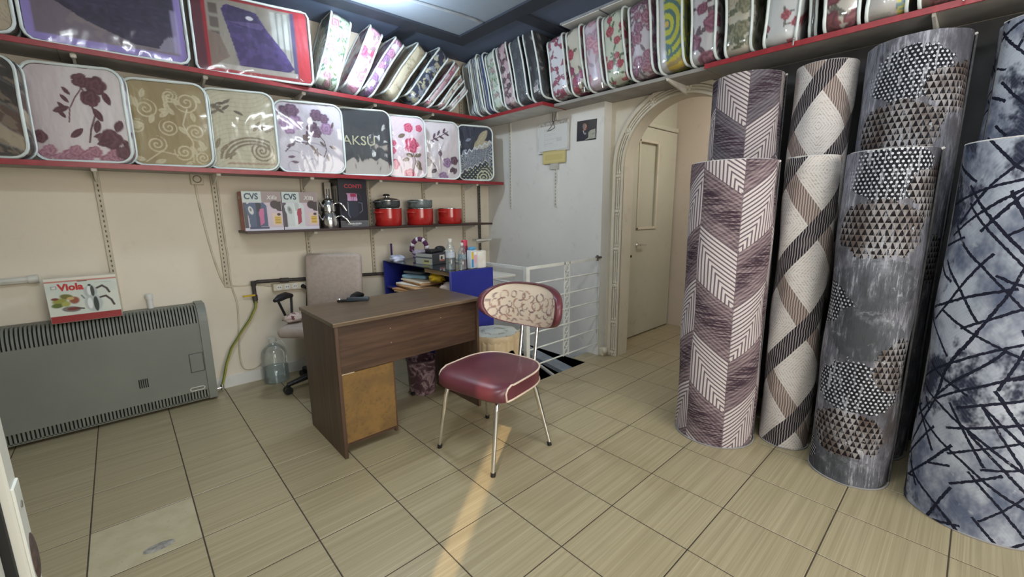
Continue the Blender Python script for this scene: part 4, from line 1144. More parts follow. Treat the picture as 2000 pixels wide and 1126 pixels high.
o = MB().box((-.09, -.12, 0), (.09, .12, .03), .012).build('plastic_packet', plain('pale_blue_plastic', L(136, 170, 190), .25), None, 50); o.location = (2.04, -.16, z+.001); o.rotation_euler = (0, 0, .4); tag(o, 'shiny pale blue plastic packet on the paper pile', 'packet')
o = MB().box((-.07, -.10, 0), (.07, .10, .02), .008).build('plastic_packet', plain('grey_plastic', L(110, 120, 126), .25), None, 50); o.location = (2.05, -.11, z+.033); o.rotation_euler = (0, 0, .3); tag(o, 'grey plastic packet topmost on the pile under the glass top', 'packet')
crumpled('yellow_bag', (2.01, -.46, .748), (.05, .085, .042), plain('yellow_plastic', L(226, 190, 40), .3, var=.12, scale=40), 'crumpled bright yellow plastic bag in the counter shelf', 'bag', 3)
crumpled('clear_bag', (1.99, -.655, .680), (.06, .085, .062), plain('milky_wrap', L(206, 190, 178), .25, var=.2, scale=30), 'crumpled pale see-through bag at the near end of the counter shelf', 'bag', 4)
crumpled('brown_wrap', (2.13, -.53, .665), (.06, .075, .05), plain('brown_wrap_mat', L(190, 160, 136), .4, var=.2, scale=30), 'crumpled light brown wrapping under the yellow bag', 'bag', 6)
# on the counter
HZ = CH+.002
t = thing('recorder_box', 'dark grey flat appliance box with white printed end and small sticker', 'box', (2.035, -.37, HZ), (0, 0, math.radians(9)))
MB().box((0, 0, 0), (.255, .20, .085), .002).build('carton', plain('charcoal_card', L(66, 66, 70), .5), t)
def p_dvr(c, u, v):
    c[:] = lin((178, 182, 178)); put(c, recm(u, v, .45, .03, .85, .20), (204, 196, 120)); put(c, recm(u, v, .5, .10, .8, .17), (90, 90, 84)); put(c, recm(u, v, 0, .24, 1, .3), (90, 92, 92))
panel('end_print', .20, .085, p_dvr, t, T(-.0012, .20, 0) @ Matrix.Rotation(-PI/2, 4, 'Z'), 60)
def p_stk(c, u, v):
    c[:] = lin((226, 222, 214)); put(c, recm(u, v, .2, .3, .6, .7), (70, 60, 60)); put(c, recm(u, v, .0, .0, 1, .2), (190, 90, 80))
panel('sticker', .055, .05, p_stk, t, T(.075, -.0012, .024), 16)
t = thing('card_reader', 'black handheld payment terminal lying on the dark grey box', 'device', (2.15, -.245, HZ+.0862), (0, 0, math.radians(-66)))
b = MB(); b.box((-.035, -.11, 0), (.035, .10, .028), .010); b.build('body', M_BLACK, t, 50)
b = MB(); b.ell((0, .06, .026), (.038, .05, .022), 18, 10); b.build('paper_cover', M_BLACK, t, 50)
b = MB(); b.box((-.026, -.03, .0275), (.026, .015, .0295), .0008); b.build('screen', plain('dark_screen', L(40, 46, 52), .1), t)
b = MB(); b.box((-.028, -.10, .027), (.028, -.04, .030), .001); b.build('keypad', plain('dark_keys', L(54, 54, 58), .5), t)
t = thing('receipt', 'small crumpled white receipt on the dark grey box', 'paper', (2.235, -.31, HZ+.0865))
b = MB(); b.grid(lambda u, v: (-.03+u*.06, -.045+v*.09, .003+.006*math.sin(5*u+3*v)**2), 8, 8); b.build('sheet', plain('paper_white', L(226, 224, 218), .8), t, 60, recalc=False)
t = thing('wicker_basket_ornament', 'small white basket with purple and white flower garland on its handle', 'ornament', (2.165, .04, HZ))
b = MB(); b.lathe([(0, 0), (.05, 0), (.058, .045), (.066, .085), (.060, .085), (.05, .012), (0, .01)], n=28); b.build('basket', plain('lilac_white_weave', L(214, 206, 222), .6, var=.2, scale=70), t, 40)
b = MB()
for z in (.025, .055): b.tube([((.054+z*.15)*math.cos(a*PI/12), (.054+z*.15)*math.sin(a*PI/12), z) for a in range(24)], .005, 6, True)
b.build('purple_band', plain('purple_ribbon', L(96, 56, 130), .5), t, 60)
MP = plain('plum_petals', L(92, 44, 84), .7, var=.2); MW_ = plain('white_petals', L(226, 220, 224), .7)
for k in range(13):
    a = PI*k/12; b = MB(); c = (.068*math.cos(a)*.74, -.068*math.cos(a)*.67, .085+.095*math.sin(a))
    b.ell(c, (.021, .021, .021), 10, 6)
    for q in range(5): b.ell((c[0]+.013*math.cos(q*1.26), c[1]-.006, c[2]+.013*math.sin(q*1.26)), (.009, .006, .009), 8, 5)
    b.build('flower', MW_ if k % 3 == 1 else MP, t, 50)
b = MB(); b.tube([(.068*math.cos(PI*k/12)*.74, -.068*math.cos(PI*k/12)*.67, .085+.095*math.sin(PI*k/12)) for k in range(13)], .004); b.build('basket_handle', MP, t, 60)
crumpled('plastic_wrap', (1.98, .10, HZ+.020), (.075, .05, .03), plain('white_blue_plastic', L(196, 202, 222), .3, var=.3, scale=14), 'crumpled white and blue plastic bag at the far end of the counter', 'bag', 9)
o = MB().box((2.00, .245, HZ-.002), (2.012, .262, HZ+.14), .001).build('purple_strip', plain('deep_purple', L(60, 36, 96), .4), None); tag(o, 'upright dark purple card standing behind the basket ornament', 'card')
def bottle(x, y, r, h, label, mat, cap, nm='bottle', lab=None, water=False):
    t = thing(nm, label, 'bottle', (x, y, HZ))
    b = MB(); b.lathe([(0, .001), (r*.9, 0), (r, .008), (r, h*.30), (r*.93, h*.34), (r, h*.38), (r, h*.60), (r*.72, h*.76), (r*.36, h*.86), (r*.36, h*.93)], n=26); b.build('body', mat, t, 60)
    b = MB(); b.lathe([(r*.40, h*.90), (r*.42, h*.91), (r*.42, h), (0, h)], n=18); b.build('cap', cap, t, 40)
    if lab is not None:
        b = MB(); b.lathe([(r*1.012, h*.40), (r*1.012, h*.58)], n=26); b.build('label', lab, t, 60)
    return t
def fluted(x, y, r, h, label, lab):
    t = bottle(x, y, r, h, label, M_PET, M_WHITE, 'water_bottle', lab)
    b = MB()
    for z in (.05, .09, .28): b.tube([(r*1.01*math.cos(a*PI/13), r*1.01*math.sin(a*PI/13), h*z) for a in range(26)], .0018, 6, True)
    b.build('ring', M_PET, t, 60)
    b = MB(); b.lathe([(0, .005), (r*.93, .006), (r*.93, h*.52), (0, h*.52)], n=24); b.build('water', M_WATER, t, 40)
fluted(1.985, -.695, .034, .225, 'taller clear water bottle with white cap on the counter, behind the other', plain('clear_label', L(190, 200, 210), .3))
fluted(2.045, -.755, .030, .195, 'shorter clear water bottle with blue printed label on the near counter end', plain('blue_green_label', L(120, 140, 150), .4, var=.4, scale=60))
t = thing('spray_can', 'red and pink spray can behind the blue and white carton', 'can', (2.135, -.665, HZ))
b = MB(); b.lathe([(0, 0), (.024, 0), (.025, .16), (.018, .172)], n=22); b.build('body', plain('dark_red_tin', L(130, 30, 50), .3), t, 40)
b = MB(); b.lathe([(.022, .160), (.023, .20), (.018, .206), (0, .206)], n=20); b.build('cap', plain('pink_cap', L(196, 54, 84), .35), t, 40)
t = thing('cologne_bottle', 'white rectangular bottle with yellow and blue label and blue cap on the counter', 'bottle', (2.145, -.742, HZ), (0, 0, .2))
MB().box((-.035, -.022, 0), (.035, .022, .135), .006).build('body', plain('milky_plastic', L(206, 214, 222), .3), t, 50)
MB().box((-.03, -.018, .135), (.030, .018, .158), .008).build('cap', plain('sky_blue_cap', L(90, 160, 206), .35), t, 50)
def p_col(c, u, v):
    c[:] = lin((206, 200, 206)); put(c, recm(u, v, 0, 0, .35, 1.0), (60, 150, 200)); put(c, recm(u, v, 0, 1.0, .35, 2.2), (222, 196, 60)); put(c, recm(u, v, .4, .5, .95, 1.4), (222, 176, 190)); put(c, recm(u, v, .45, 1.5, .95, 1.9), (240, 240, 240))
panel('label', .062, .115, p_col, t, T(-.031, -.0228, .008), 24)
t = thing('paper_towel_roll', 'white paper towel roll standing on the near corner of the counter', 'paper roll', (2.225, -.725, HZ))
b = MB(); b.lathe([(.018, 0), (.050, 0), (.052, .004), (.052, .118), (.050, .122), (.018, .122), (.018, 0)], n=36); b.build('roll', plain('tissue', L(226, 222, 212), .95, bump=.2), t, 50)
b = MB(); b.tube([(.0175*math.cos(a*PI/10), .0175*math.sin(a*PI/10), .119) for a in range(20)], .002, 6, True); b.build('core', plain('cardboard', L(150, 124, 96), .9), t, 50)
o = MB().box((2.31, -.70, .715), (2.60, -.10, .735), .006).build('white_board', M_OFFWHITE, None, 40); o.location = (.03, 0, 0); tag(o, 'pale board lying across the stairwell beyond the counter', 'board')

# ------------------------------------------------------------------ stair railing
M_WI = plain('white_iron', L(206, 208, 202), .45, var=.08)
RY, RZ = -1.128, .862; RX0, RX1 = 2.325, 3.19
t = thing('stair_railing', 'white iron railing with horizontal bars and a scroll post round the stairwell', 'railing', (0, 0, 0))
MB().box((RX0-.012, RY-.018, 0), (RX0+.022, RY+.016, RZ), .002).build('corner_post', M_WI, t)
MB().box((RX0, RY-.006, RZ-.022), (RX1, RY+.006, RZ), .001).build('top_rail', M_WI, t)
MB().box((RX0-.006, RY, RZ-.024), (RX0+.012, .30, RZ), .001).build('top_rail', M_WI, t)
for z in (.735, .612, .488, .365, .242, .112):
    b = MB(); b.cyl((RX0+.01, RY, z), (RX1-.012, RY, z), .0065, n=8); b.tube([(RX1-.012, RY, z), (RX1-.004, RY, z-.004), (RX1, RY, z-.02)], .0065, 8); b.build('bar', M_WI, t, 50)
    b = MB(); b.cyl((RX0, RY, z), (RX0, .30, z), .0065, n=8); b.build('bar', M_WI, t, 50)
b = MB(); b.cyl((RX1, RY, .09), (RX1, RY, RZ), .007, n=8); b.build('end_post', M_WI, t, 50)
MB().box((2.735, RY-.006, .10), (2.745, RY+.006, RZ), .001).build('middle_post', M_WI, t)
for k in range(12):
    b = MB(); zc = .135+k*.061
    b.tube([(2.772+.020*math.cos(a*PI/8), RY, zc+.024*math.sin(a*PI/8)) for a in range(16)], .005, 6, True); b.build('scroll_ring', M_WI, t, 60)
MB().box((2.795, RY-.006, .10), (2.805, RY+.006, RZ), .001).build('middle_post', M_WI, t)
b = MB(); b.box((XC-.055, RY-.02, RZ-.006), (XC-.002, RY+.012, RZ+.008), .002); b.cyl((XC-.045, RY-.004, RZ-.025), (XC-.045, RY-.004, RZ+.02), .010); b.build('latch', plain('rusty_latch', L(82, 74, 66), .6, var=.3, scale=60), t)

# ------------------------------------------------------------------ hanging papers, photo
t = thing('hanging_papers', 'sheaf of white printed sheets hung on a wire on the white wall', 'papers', (XC, -.61, 2.0))
def sheet(name, y0, y1, z0, z1, x, m, tilt=0, fn=None):
    if fn is None:
        b = MB(); b.box((-x-.011, y0, z0), (-x-.010, y1, z1)); o = b.build(name, m, t)
    else:
        o = panel(name, y1-y0, z1-z0, fn, t, T(-x-.011, y1, z0) @ Matrix.Rotation(-PI/2, 4, 'Z'), 70)
    o.rotation_euler = (tilt, 0, 0); return o
M_PAPER = plain('paper_white', L(226, 224, 218), .8)
def p_form(c, u, v):
    c[:] = lin((214, 214, 210)); rs = np.random.RandomState(2)
    put(c, recm(u, v, 0, .62, 1, .70), (196, 194, 190))
    for k in range(9):
        v0 = .12+k*.05; put(c, recm(u, v, .2, v0, .2+rs.uniform(.3, .65), v0+.008, .006)*.5, (150, 150, 150))
    put(c, recm(u, v, .2, .1, .21, .55, .004)*.4, (140, 140, 140)); put(c, recm(u, v, .62, .2, .8, .3)*.35, (170, 170, 170))
MB().box((-.028, -.17, -.012), (-.012, .18, .018), .002).build('torn_strip', plain('torn_paper', L(176, 172, 164), .9, var=.35, scale=50), t)
sheet('sheet', -.17, .20, -.235, .01, .006, M_PAPER, -.02); sheet('sheet', -.178, .16, -.225, .015, .009, M_PAPER, .05)
sheet('printed_sheet', -.165, .175, -.222, .005, .014, None, -.015, p_form)
b = MB(); b.tube([(-.01, -.02, .10), (-.03, -.015, .02), (-.029, .03, -.03), (-.029, .07, -.055), (-.029, .02, -.05), (-.029, -.02, -.035), (-.03, .0, .02)], .0025, 6); b.tube([(-.012, .02, .095), (-.014, .02, .01)], .003, 6); b.build('wire', plain('dark_wire', L(70, 66, 62), .5), t, 60)
t = thing('yellow_card', 'yellow printed card hanging below the white sheets on the wall', 'card', (XC, -.61, 1.70))
def p_yel(c, u, v):
    c[:] = lin((206, 190, 128)); put(c, recm(u, v, .04, .06, .96, .36), (216, 200, 140)); put(c, recm(u, v, .08, .1, .92, .3)*.6, (196, 176, 110))
MB().box((-.016, -.135, -.035), (-.013, .135, .09)).build('card', plain('yellow_card_stock', L(206, 190, 128), .7), t)
panel('print', .26, .11, p_yel, t, T(-.0172, .13, -.033) @ Matrix.Rotation(-PI/2, 4, 'Z'), 50)
MB().box((-.0135, -.05, -.085), (-.0125, .05, -.03)).build('under_sheet', plain('grey_paper', L(186, 182, 172), .8), t)
t = thing('wall_photo', 'small dark photo print of a man in a suit, taped to the white wall', 'photo', (XC, -.958, 1.90), (math.radians(1.5), 0, 0))
def p_man(c, u, v):     # v up to .78
    c[:] = lin((44, 36, 38)); put(c, recm(u, v, .6, .45, 1, 1), (56, 48, 44))
    put(c, polym(u, v, [(.03, .02), (.10, .25), (.24, .40), (.36, .40), (.50, .22), (.55, .06), (.5, .0), (.03, .0)]), (34, 32, 48))
    put(c, ellm(u, v, .42, .53, .09, .125, -.15), (176, 132, 110)); put(c, ellm(u, v, .35, .57, .06, .10, .1), (120, 112, 112)); put(c, ellm(u, v, .49, .47, .04, .05), (120, 70, 56))
    put(c, ellm(u, v, .40, .65, .08, .03, -.2), (150, 110, 90)); put(c, segm(u, v, .33, .40, .40, .26, .016), (210, 210, 210)); put(c, segm(u, v, .46, .30, .47, .25, .012), (200, 200, 200))
    put(c, polym(u, v, [(.60, .10), (.61, .30), (.68, .38), (.95, .42), (.97, .06), (.80, .05), (.55, .04), (.4, .0)]), (166, 166, 150)); put(c, segm(u, v, .78, .22, .92, .25, .014), (120, 120, 108))
MB().box((-.002, -.10, -.08), (0, .10, .08)).build('paper', plain('photo_back', L(40, 36, 38), .5), t)
panel('print', .2, .16, p_man, t, T(-.0032, .10, -.08) @ Matrix.Rotation(-PI/2, 4, 'Z'), 90)
# ------------------------------------------------------------------ quilts in clear zipped bags
M_QUILT = Tree('quilted_fabric', .8, 0, .25)
at = M_QUILT.nt.nodes.new('ShaderNodeAttribute'); at.attribute_name = 'Col'
p = M_QUILT.coord('obj'); n = M_QUILT.noise(p, 60., 3.); M_QUILT.color(at.outputs['Color']).bump(n, .25, .004); M_QUILT = M_QUILT.mat
M_PIPING = plain('pale_piping', L(224, 234, 232), .35, var=.05)
M_PULL = plain('zip_metal', (.62, .62, .60), .3, 1.)

def flower(c, u, v, cx, cy, R, dark, light, n=5, ph=0., seed=0):
    x, y = u-cx, v-cy; d = np.hypot(x, y); th = np.arctan2(y, x)
    e = R*(.80+.20*np.abs(np.cos(n*.5*th+ph))**.6+.10*(vnoise(u, v, 55, seed)-.5))
    q = d/np.maximum(e, 1e-4); m = 1-sm(q, .93, 1.05)
    if m.max() <= 0: return
    tone = .5+.5*np.sin(q*11+1.6*np.abs(np.sin(th*n*.5+ph))+2.5*q*np.cos(th*2+ph)+3*vnoise(u, v, 40, seed+1))
    tone = np.clip(tone*.8+.25*(1-q), 0, 1)[:, None]
    k = lin(dark)[None]*(1-tone)+lin(light)[None]*tone
    m = m[:, None]; c *= (1-m); c += k*m
def leaf(c, u, v, cx, cy, l, w, a, dark, light):
    ca, sa = math.cos(a), math.sin(a); x = (u-cx)*ca+(v-cy)*sa; y = -(u-cx)*sa+(v-cy)*ca
    s = x/l; ww = w*np.clip(1-(2*s-1)**2, 0, 1)**.8
    m = (s > 0)*(s < 1)*(1-sm(np.abs(y), ww*.85, ww*1.1+1e-5))
    if m.max() <= 0: return
    vein = (np.abs(y) < w*.10)*.6+.3*(np.sin(s*30+np.abs(y)*300) > .3)
    k = lin(dark)[None]*(1-vein[:, None])+lin(light)[None]*vein[:, None]
    m = m[:, None]; c *= (1-m); c += k*m
def stem(c, u, v, pts, w, rgb):
    m = np.zeros(len(u))
    for a, b_ in zip(pts[:-1], pts[1:]): m = np.maximum(m, segm(u, v, a[0], a[1], b_[0], b_[1], w))
    put(c, m, rgb)
def spiral(u, v, cx, cy, R, turns, w, sgn=1, ph=0.):
    d = np.hypot(u-cx, v-cy); th = (np.arctan2(v-cy, (u-cx)*sgn)+ph)/(2*PI)
    q = (d/R*turns-th)%1.0; q = np.minimum(q, 1-q)*R/turns
    return (1-sm(q, w*.7, w*1.2))*(d < R)
def P_floral(base, sets, leaves, R=.05, dens=26, seed=0, base2=None, stems=None):
    def f(u, v):
        c = np.tile(lin(base), (len(u), 1))
        if base2 is not None: put(c, sm(fbm(u, v, 7, seed+20), .45, .65), base2)
        rs = np.random.RandomState(seed); du, dv = 1.3, 1.3
        uu, vv = u.min()-.03, v.min()-.03; wu, hv = np.ptp(u)+.06, np.ptp(v)+.06
        k = max(3, int(dens*wu*hv/.25))
        pos = []
        for t_ in range(k*6):
            q = (uu+wu*rs.rand(), vv+hv*rs.rand())
            if all(math.hypot(q[0]-a, q[1]-b_) > R*1.45 for a, b_ in pos): pos.append(q)
            if len(pos) >= k: break
        for a, b_ in pos:
            for s in range(3):
                an = rs.uniform(0, 6.28); lf = leaves[rs.randint(len(leaves))]
                leaf(c, u, v, a+R*.5*math.cos(an), b_+R*.5*math.sin(an), R*rs.uniform(1., 1.7), R*.22, an, *lf)
            if stems: stem(c, u, v, [(a, b_), (a+R*rs.uniform(-1, 1), b_-R*1.2), (a+R*rs.uniform(-2, 2), b_-R*2.2)], .0022, stems)
        for i, (a, b_) in enumerate(pos):
            s = sets[rs.randint(len(sets))]
            flower(c, u, v, a, b_, R*rs.uniform(.6, 1.05), *s, n=rs.randint(4, 7), ph=rs.uniform(0, 6), seed=seed+i % 7)
        return c
    return f
def P_layers(cols, seed, n=9, wob=.012):
    """folded layers seen edge-on: bands running along v with a wavy outline, flecked with print"""
    def f(u, v):
        w = np.ptp(u)+1e-6; q = (u-u.min())/w+wob*10*(fbm(u*2, v, 6, seed)-.5)
        k = np.clip((q*n).astype(int), 0, n-1); rs = np.random.RandomState(seed); idx = rs.randint(0, len(cols), n)
        C = np.array([lin(x) for x in cols]); c = C[idx[k]].copy()
        m = sm(fbm(u*2.5, v, 26, seed+5), .52, .62); put(c, m*.8, cols[(seed+1) % len(cols)])
        e = (q*n) % 1; put(c, (1-sm(np.minimum(e, 1-e), .0, .10))*.5, (120, 122, 126))
        return c
    return f
WHT = (218, 214, 214)

def p_L0(u, v):
    c = P_layers([(60, 50, 46), (176, 160, 138), (208, 200, 188), (96, 70, 58), (140, 122, 104)], 3, 6)(v*.6+u*.4, u)
    return c
def p_L1(u, v):
    c = np.tile(lin((206, 192, 194)), (len(u), 1)); put(c, sm(u, -.22, .05), (222, 214, 214))
    M1 = ((92, 50, 60), (124, 78, 86)); M2 = ((150, 92, 112), (196, 150, 164))
    for k in range(12): flower(c, u, v, -.16+.03*k+.01*math.sin(k*5), .03+.025*math.sin(k*2.1), .032, *M2, seed=k)
    stem(c, u, v, [(.03, .10), (.045, .17), (.07, .24), (.06, .32), (.02, .40)], .004, (104, 66, 72))
    stem(c, u, v, [(.03, .38), (.0, .33), (-.03, .27), (-.04, .2)], .003, (120, 80, 84))
    for a in ((.09, .40, .05), (.06, .33, .045), (.03, .42, .04)): flower(c, u, v, *a, *M1, n=5, seed=3)
    for a in ((-.03, .30), (-.045, .26), (-.05, .22), (-.02, .34)): leaf(c, u, v, *a, .05, .010, 2.2, *M1)
    for a in ((.08, .22, 4.5), (.07, .28, 5.1), (.01, .17, 3.9), (-.10, .25, .4), (.05, .13, .2), (.14, .30, 1.9)): leaf(c, u, v, a[0], a[1], .075, .016, a[2], *M1)
    flower(c, u, v, .12, .12, .055, *M1, n=4, seed=5); flower(c, u, v, .17, .05, .04, *M1, seed=6); flower(c, u, v, -.17, .12, .035, *M1, seed=7)
    for a in ((.06, .09, .3), (.15, .16, 1.2), (.17, .12, 5.4)): leaf(c, u, v, a[0], a[1], .07, .02, a[2], *M1)
    return c
def p_L2(u, v):
    c = np.tile(lin((168, 150, 112)), (len(u), 1)); put(c, sm(fbm(u, v, 6, 4), .45, .6)*.5, (182, 166, 128))
    G = (214, 204, 176)
    for a in ((-.10, .32, .055, 1, 0), (.0, .22, .05, -1, 1), (.10, .37, .06, -1, 2), (.13, .20, .05, 1, 3), (-.07, .12, .05, 1, .5), (.06, .08, .05, -1, 1.5), (.15, .05, .04, 1, 2.), (-.15, .22, .04, -1, 0), (.02, .40, .04, 1, .4)):
        put(c, spiral(u, v, a[0], a[1], a[2], 2.2, .0042, a[3], a[4]), G)
    for k in range(26):
        rs = np.random.RandomState(k); leaf(c, u, v, rs.uniform(-.2, .18), rs.uniform(.02, .43), .06, .014, rs.uniform(0, 6.28), G, (192, 176, 140))
    stem(c, u, v, [(.10, .02), (.11, .14), (.07, .24), (.10, .33)], .0035, G); stem(c, u, v, [(-.13, .02), (-.05, .08), (.03, .06)], .0035, G)
    return c
def p_L3(u, v):
    c = np.tile(lin((206, 200, 178)), (len(u), 1)); D = (142, 126, 104)
    put(c, (np.sin((v*1.0-u*.5+.04*np.sin(u*14))*230) > .80)*.4, (176, 168, 144))
    for k, r in enumerate((.15, .13, .11)):
        d = np.hypot((u-.06)*.8, v-.05); put(c, (1-sm(np.abs(d-r), .004, .007))*(u < .16)*(v > .06), D)
    put(c, spiral(u, v, .11, .12, .07, 3, .005), D)
    for a in ((-.15, .12, 1.2), (-.13, .10, .8), (-.11, .07, .4), (-.16, .14, 1.7), (.10, .25, .7), (.13, .24, .5), (.07, .24, 1.)): leaf(c, u, v, a[0], a[1], .08, .012, a[2], D, (180, 168, 140))
    for k in range(8):
        rs = np.random.RandomState(k+40); leaf(c, u, v, -.17+.02*k, .36+.05*rs.rand(), .06, .009, rs.uniform(0, 6), (110, 96, 82), (150, 136, 116))
    for k in range(9): leaf(c, u, v, -.1+.03*k, .03, .05, .006, .2, (176, 150, 130), (200, 184, 160))
    return c
PUR = ((92, 62, 88), (134, 98, 126)); LIL = ((150, 112, 156), (196, 164, 200)); BRN = ((96, 74, 74), (140, 112, 108))
def p_L4(u, v):
    c = np.tile(lin((212, 206, 216)), (len(u), 1)); put(c, (np.sin((u*.9+v*1.2)*190) > .85)*.3, (186, 180, 194))
    put(c, spiral(u, v, .02, .06, .15, 1.3, .004), (176, 170, 186)); put(c, spiral(u, v, -.12, .05, .10, 1.3, .004), (180, 172, 188))
    for a in ((-.15, .40, .055), (-.11, .42, .05), (.05, .40, .045), (.10, .38, .035)): flower(c, u, v, *a, *PUR, n=6, seed=2)
    for a in ((-.16, .33, .04), (-.09, .34, .05), (-.13, .30, .045), (.11, .31, .045)): flower(c, u, v, *a, *LIL, n=6, seed=4)
    for a in ((.02, .31, .045), (.04, .28, .04)): flower(c, u, v, *a, *PUR, n=6, seed=5)
    stem(c, u, v, [(.05, .27), (.09, .22), (.10, .16), (.08, .11)], .003, BRN[0]); stem(c, u, v, [(-.17, .14), (-.1, .21), (-.02, .20), (.06, .12)], .004, PUR[0])
    for a in ((.16, .36, 4.4), (.06, .22, 5.4), (.12, .19, 5.9), (.04, .17, 4.2), (.10, .13, 4.9), (-.04, .25, .4), (-.02, .24, 1.6), (.0, .22, 3.8), (.0, .19, 5.2), (.03, .16, 4.9), (-.16, .10, .1), (-.14, .07, 6.2), (-.10, .22, 4.2), (-.16, .17, .5)): leaf(c, u, v, a[0], a[1], .05, .009, a[2], *(PUR if a[0] < 0 else BRN))
    flower(c, u, v, -.03, .24, .025, *BRN, seed=9)
    return c
def p_L5(u, v):
    c = np.tile(lin((34, 36, 42)), (len(u), 1)); put(c, sm(fbm(u, v, 5, 8), .5, .7)*.4, (58, 60, 68)); put(c, (u > .15)*.6, (40, 26, 38))
    return c
def p_L6(u, v):
    c = np.tile(lin((222, 206, 214)), (len(u), 1)); R1 = ((176, 30, 76), (226, 120, 156)); put(c, (np.sin((u-v)*120) > .9)*.3, (200, 186, 196))
    flower(c, u, v, .05, .26, .065, *R1, n=5, seed=1); flower(c, u, v, .03, .40, .04, *R1, seed=2); flower(c, u, v, -.11, .21, .03, *R1, seed=3); flower(c, u, v, -.10, .10, .045, *R1, seed=4)
    flower(c, u, v, .02, .02, .05, *R1, seed=5); flower(c, u, v, -.10, .27, .025, *R1, seed=6); flower(c, u, v, .12, .40, .03, *R1, seed=7)
    stem(c, u, v, [(.05, .22), (.08, .13), (.05, .04)], .003, (120, 96, 80))
    for a in ((.06, .17, 2.9), (.07, .17, .3), (.09, .14, 5.2), (.08, .10, 5.6), (.03, .15, 3.4), (-.06, .32, .4)): leaf(c, u, v, a[0], a[1], .065, .017, a[2], (104, 84, 66), (160, 136, 110))
    return c
def p_L7(u, v):
    c = np.tile(lin((214, 206, 210)), (len(u), 1)); M1 = ((74, 44, 62), (120, 84, 104)); V1 = ((120, 84, 128), (180, 150, 186))
    stem(c, u, v, [(-.09, .32), (.0, .36), (.08, .41)], .003, M1[0])
    for a in ((-.10, .33, 5.9), (-.06, .35, 5.8), (-.01, .37, 5.8), (.04, .40, 5.8), (-.06, .34, 1.2), (-.02, .37, 1.1), (.03, .39, 1.1)): leaf(c, u, v, a[0], a[1], .055, .010, a[2], *M1)
    flower(c, u, v, .06, .14, .045, *V1, seed=1); flower(c, u, v, .02, .01, .05, *V1, seed=2); flower(c, u, v, -.12, .14, .04, *M1, seed=3); flower(c, u, v, .13, .16, .04, *M1, seed=4)
    stem(c, u, v, [(-.02, .02), (-.05, .10), (-.10, .16)], .003, M1[0]); stem(c, u, v, [(.0, .05), (.0, .2)], .002, M1[0])
    for a in ((-.09, .05, .5), (.08, .06, .6), (.10, .10, 5.5), (.12, .04, 1.1), (.0, .19, 1.6)): leaf(c, u, v, a[0], a[1], .06, .018, a[2], *M1)
    return c
def p_navy(scale=1.0):
    def f(u, v):
        c = np.tile(lin((30, 36, 62)), (len(u), 1)); CR = ((176, 166, 140), (206, 198, 172)); u = u*scale; v = v*scale
        for a in ((-.02, .28, .8), (.02, .33, .9), (.0, .30, .3)): leaf(c, u, v, a[0], a[1], .17, .035, a[2], *CR)
        # scalloped band filled with dots
        d = v-(.06+.8*(u+.17)*.55)+.012*np.sin(u*120); m = (np.abs(d-.08) < .07)*(u > -.15)
        dots = ((np.sin((u+v)*330)*np.sin((u-v)*330)) > .10)
        put(c, m*dots, (196, 204, 216)); put(c, (np.abs(d-.155) < .008)*(u > -.15), (206, 212, 220)); put(c, (np.abs(d+.0) < .006), (206, 210, 210))
        d2 = d+.03
        put(c, (d < -.02)*(spiral(u, v, .08, .02, .09, 3.2, .006)), (214, 214, 190)); put(c, ((d < -.02)*(np.sin(u*160)*np.sin(v*160) > .5)), (198, 206, 160))
        for a in ((-.1, .35, .4), (.12, .16, 1.3), (.14, .12, 1.5), (-.14, .24, .6)): leaf(c, u, v, a[0], a[1], .06, .013, a[2], (120, 130, 150), (190, 196, 206))
        return c
    return f
def p_beige(seed):
    def f(u, v):
        c = np.tile(lin((188, 174, 152)), (len(u), 1)); put(c, (np.sin((u+.3*fbm(u, v, 8, seed))*160) > .8)*.5, (150, 134, 112)); return c
    return f
def p_U1(u, v):      # purple fur blanket pictured on a lilac bordered insert
    c = np.tile(lin((158, 142, 206)), (len(u), 1))
    e = np.minimum(np.minimum(u+.33, .33-u), np.minimum(v, .5-v))
    inn = sm(e, .035, .045); put(c, inn, (126, 112, 128)); put(c, inn*sm(fbm(u, v*1.6, 9, 7), .5, .6)*.6, (150, 138, 140))
    bed = polym(u, v, [(-.27, .44), (-.25, .24), (-.10, .14), (.10, .06), (.22, .06), (.25, .13), (.31, .16), (.30, .48), (-.2, .48)])
    put(c, bed*inn, (54, 42, 76)); put(c, bed*inn*sm(fbm(u, v*2, 40, 8), .5, .7)*.55, (78, 62, 104)); put(c, bed*inn*sm(fbm(u, v, 12, 9), .55, .7)*.5, (36, 28, 54))
    put(c, polym(u, v, [(.19, .05), (.27, .05), (.29, .14), (.24, .13)]), (152, 146, 168)); put(c, recm(u, v, .27, .05, .30, .28)*.6, (190, 180, 226))
    return c
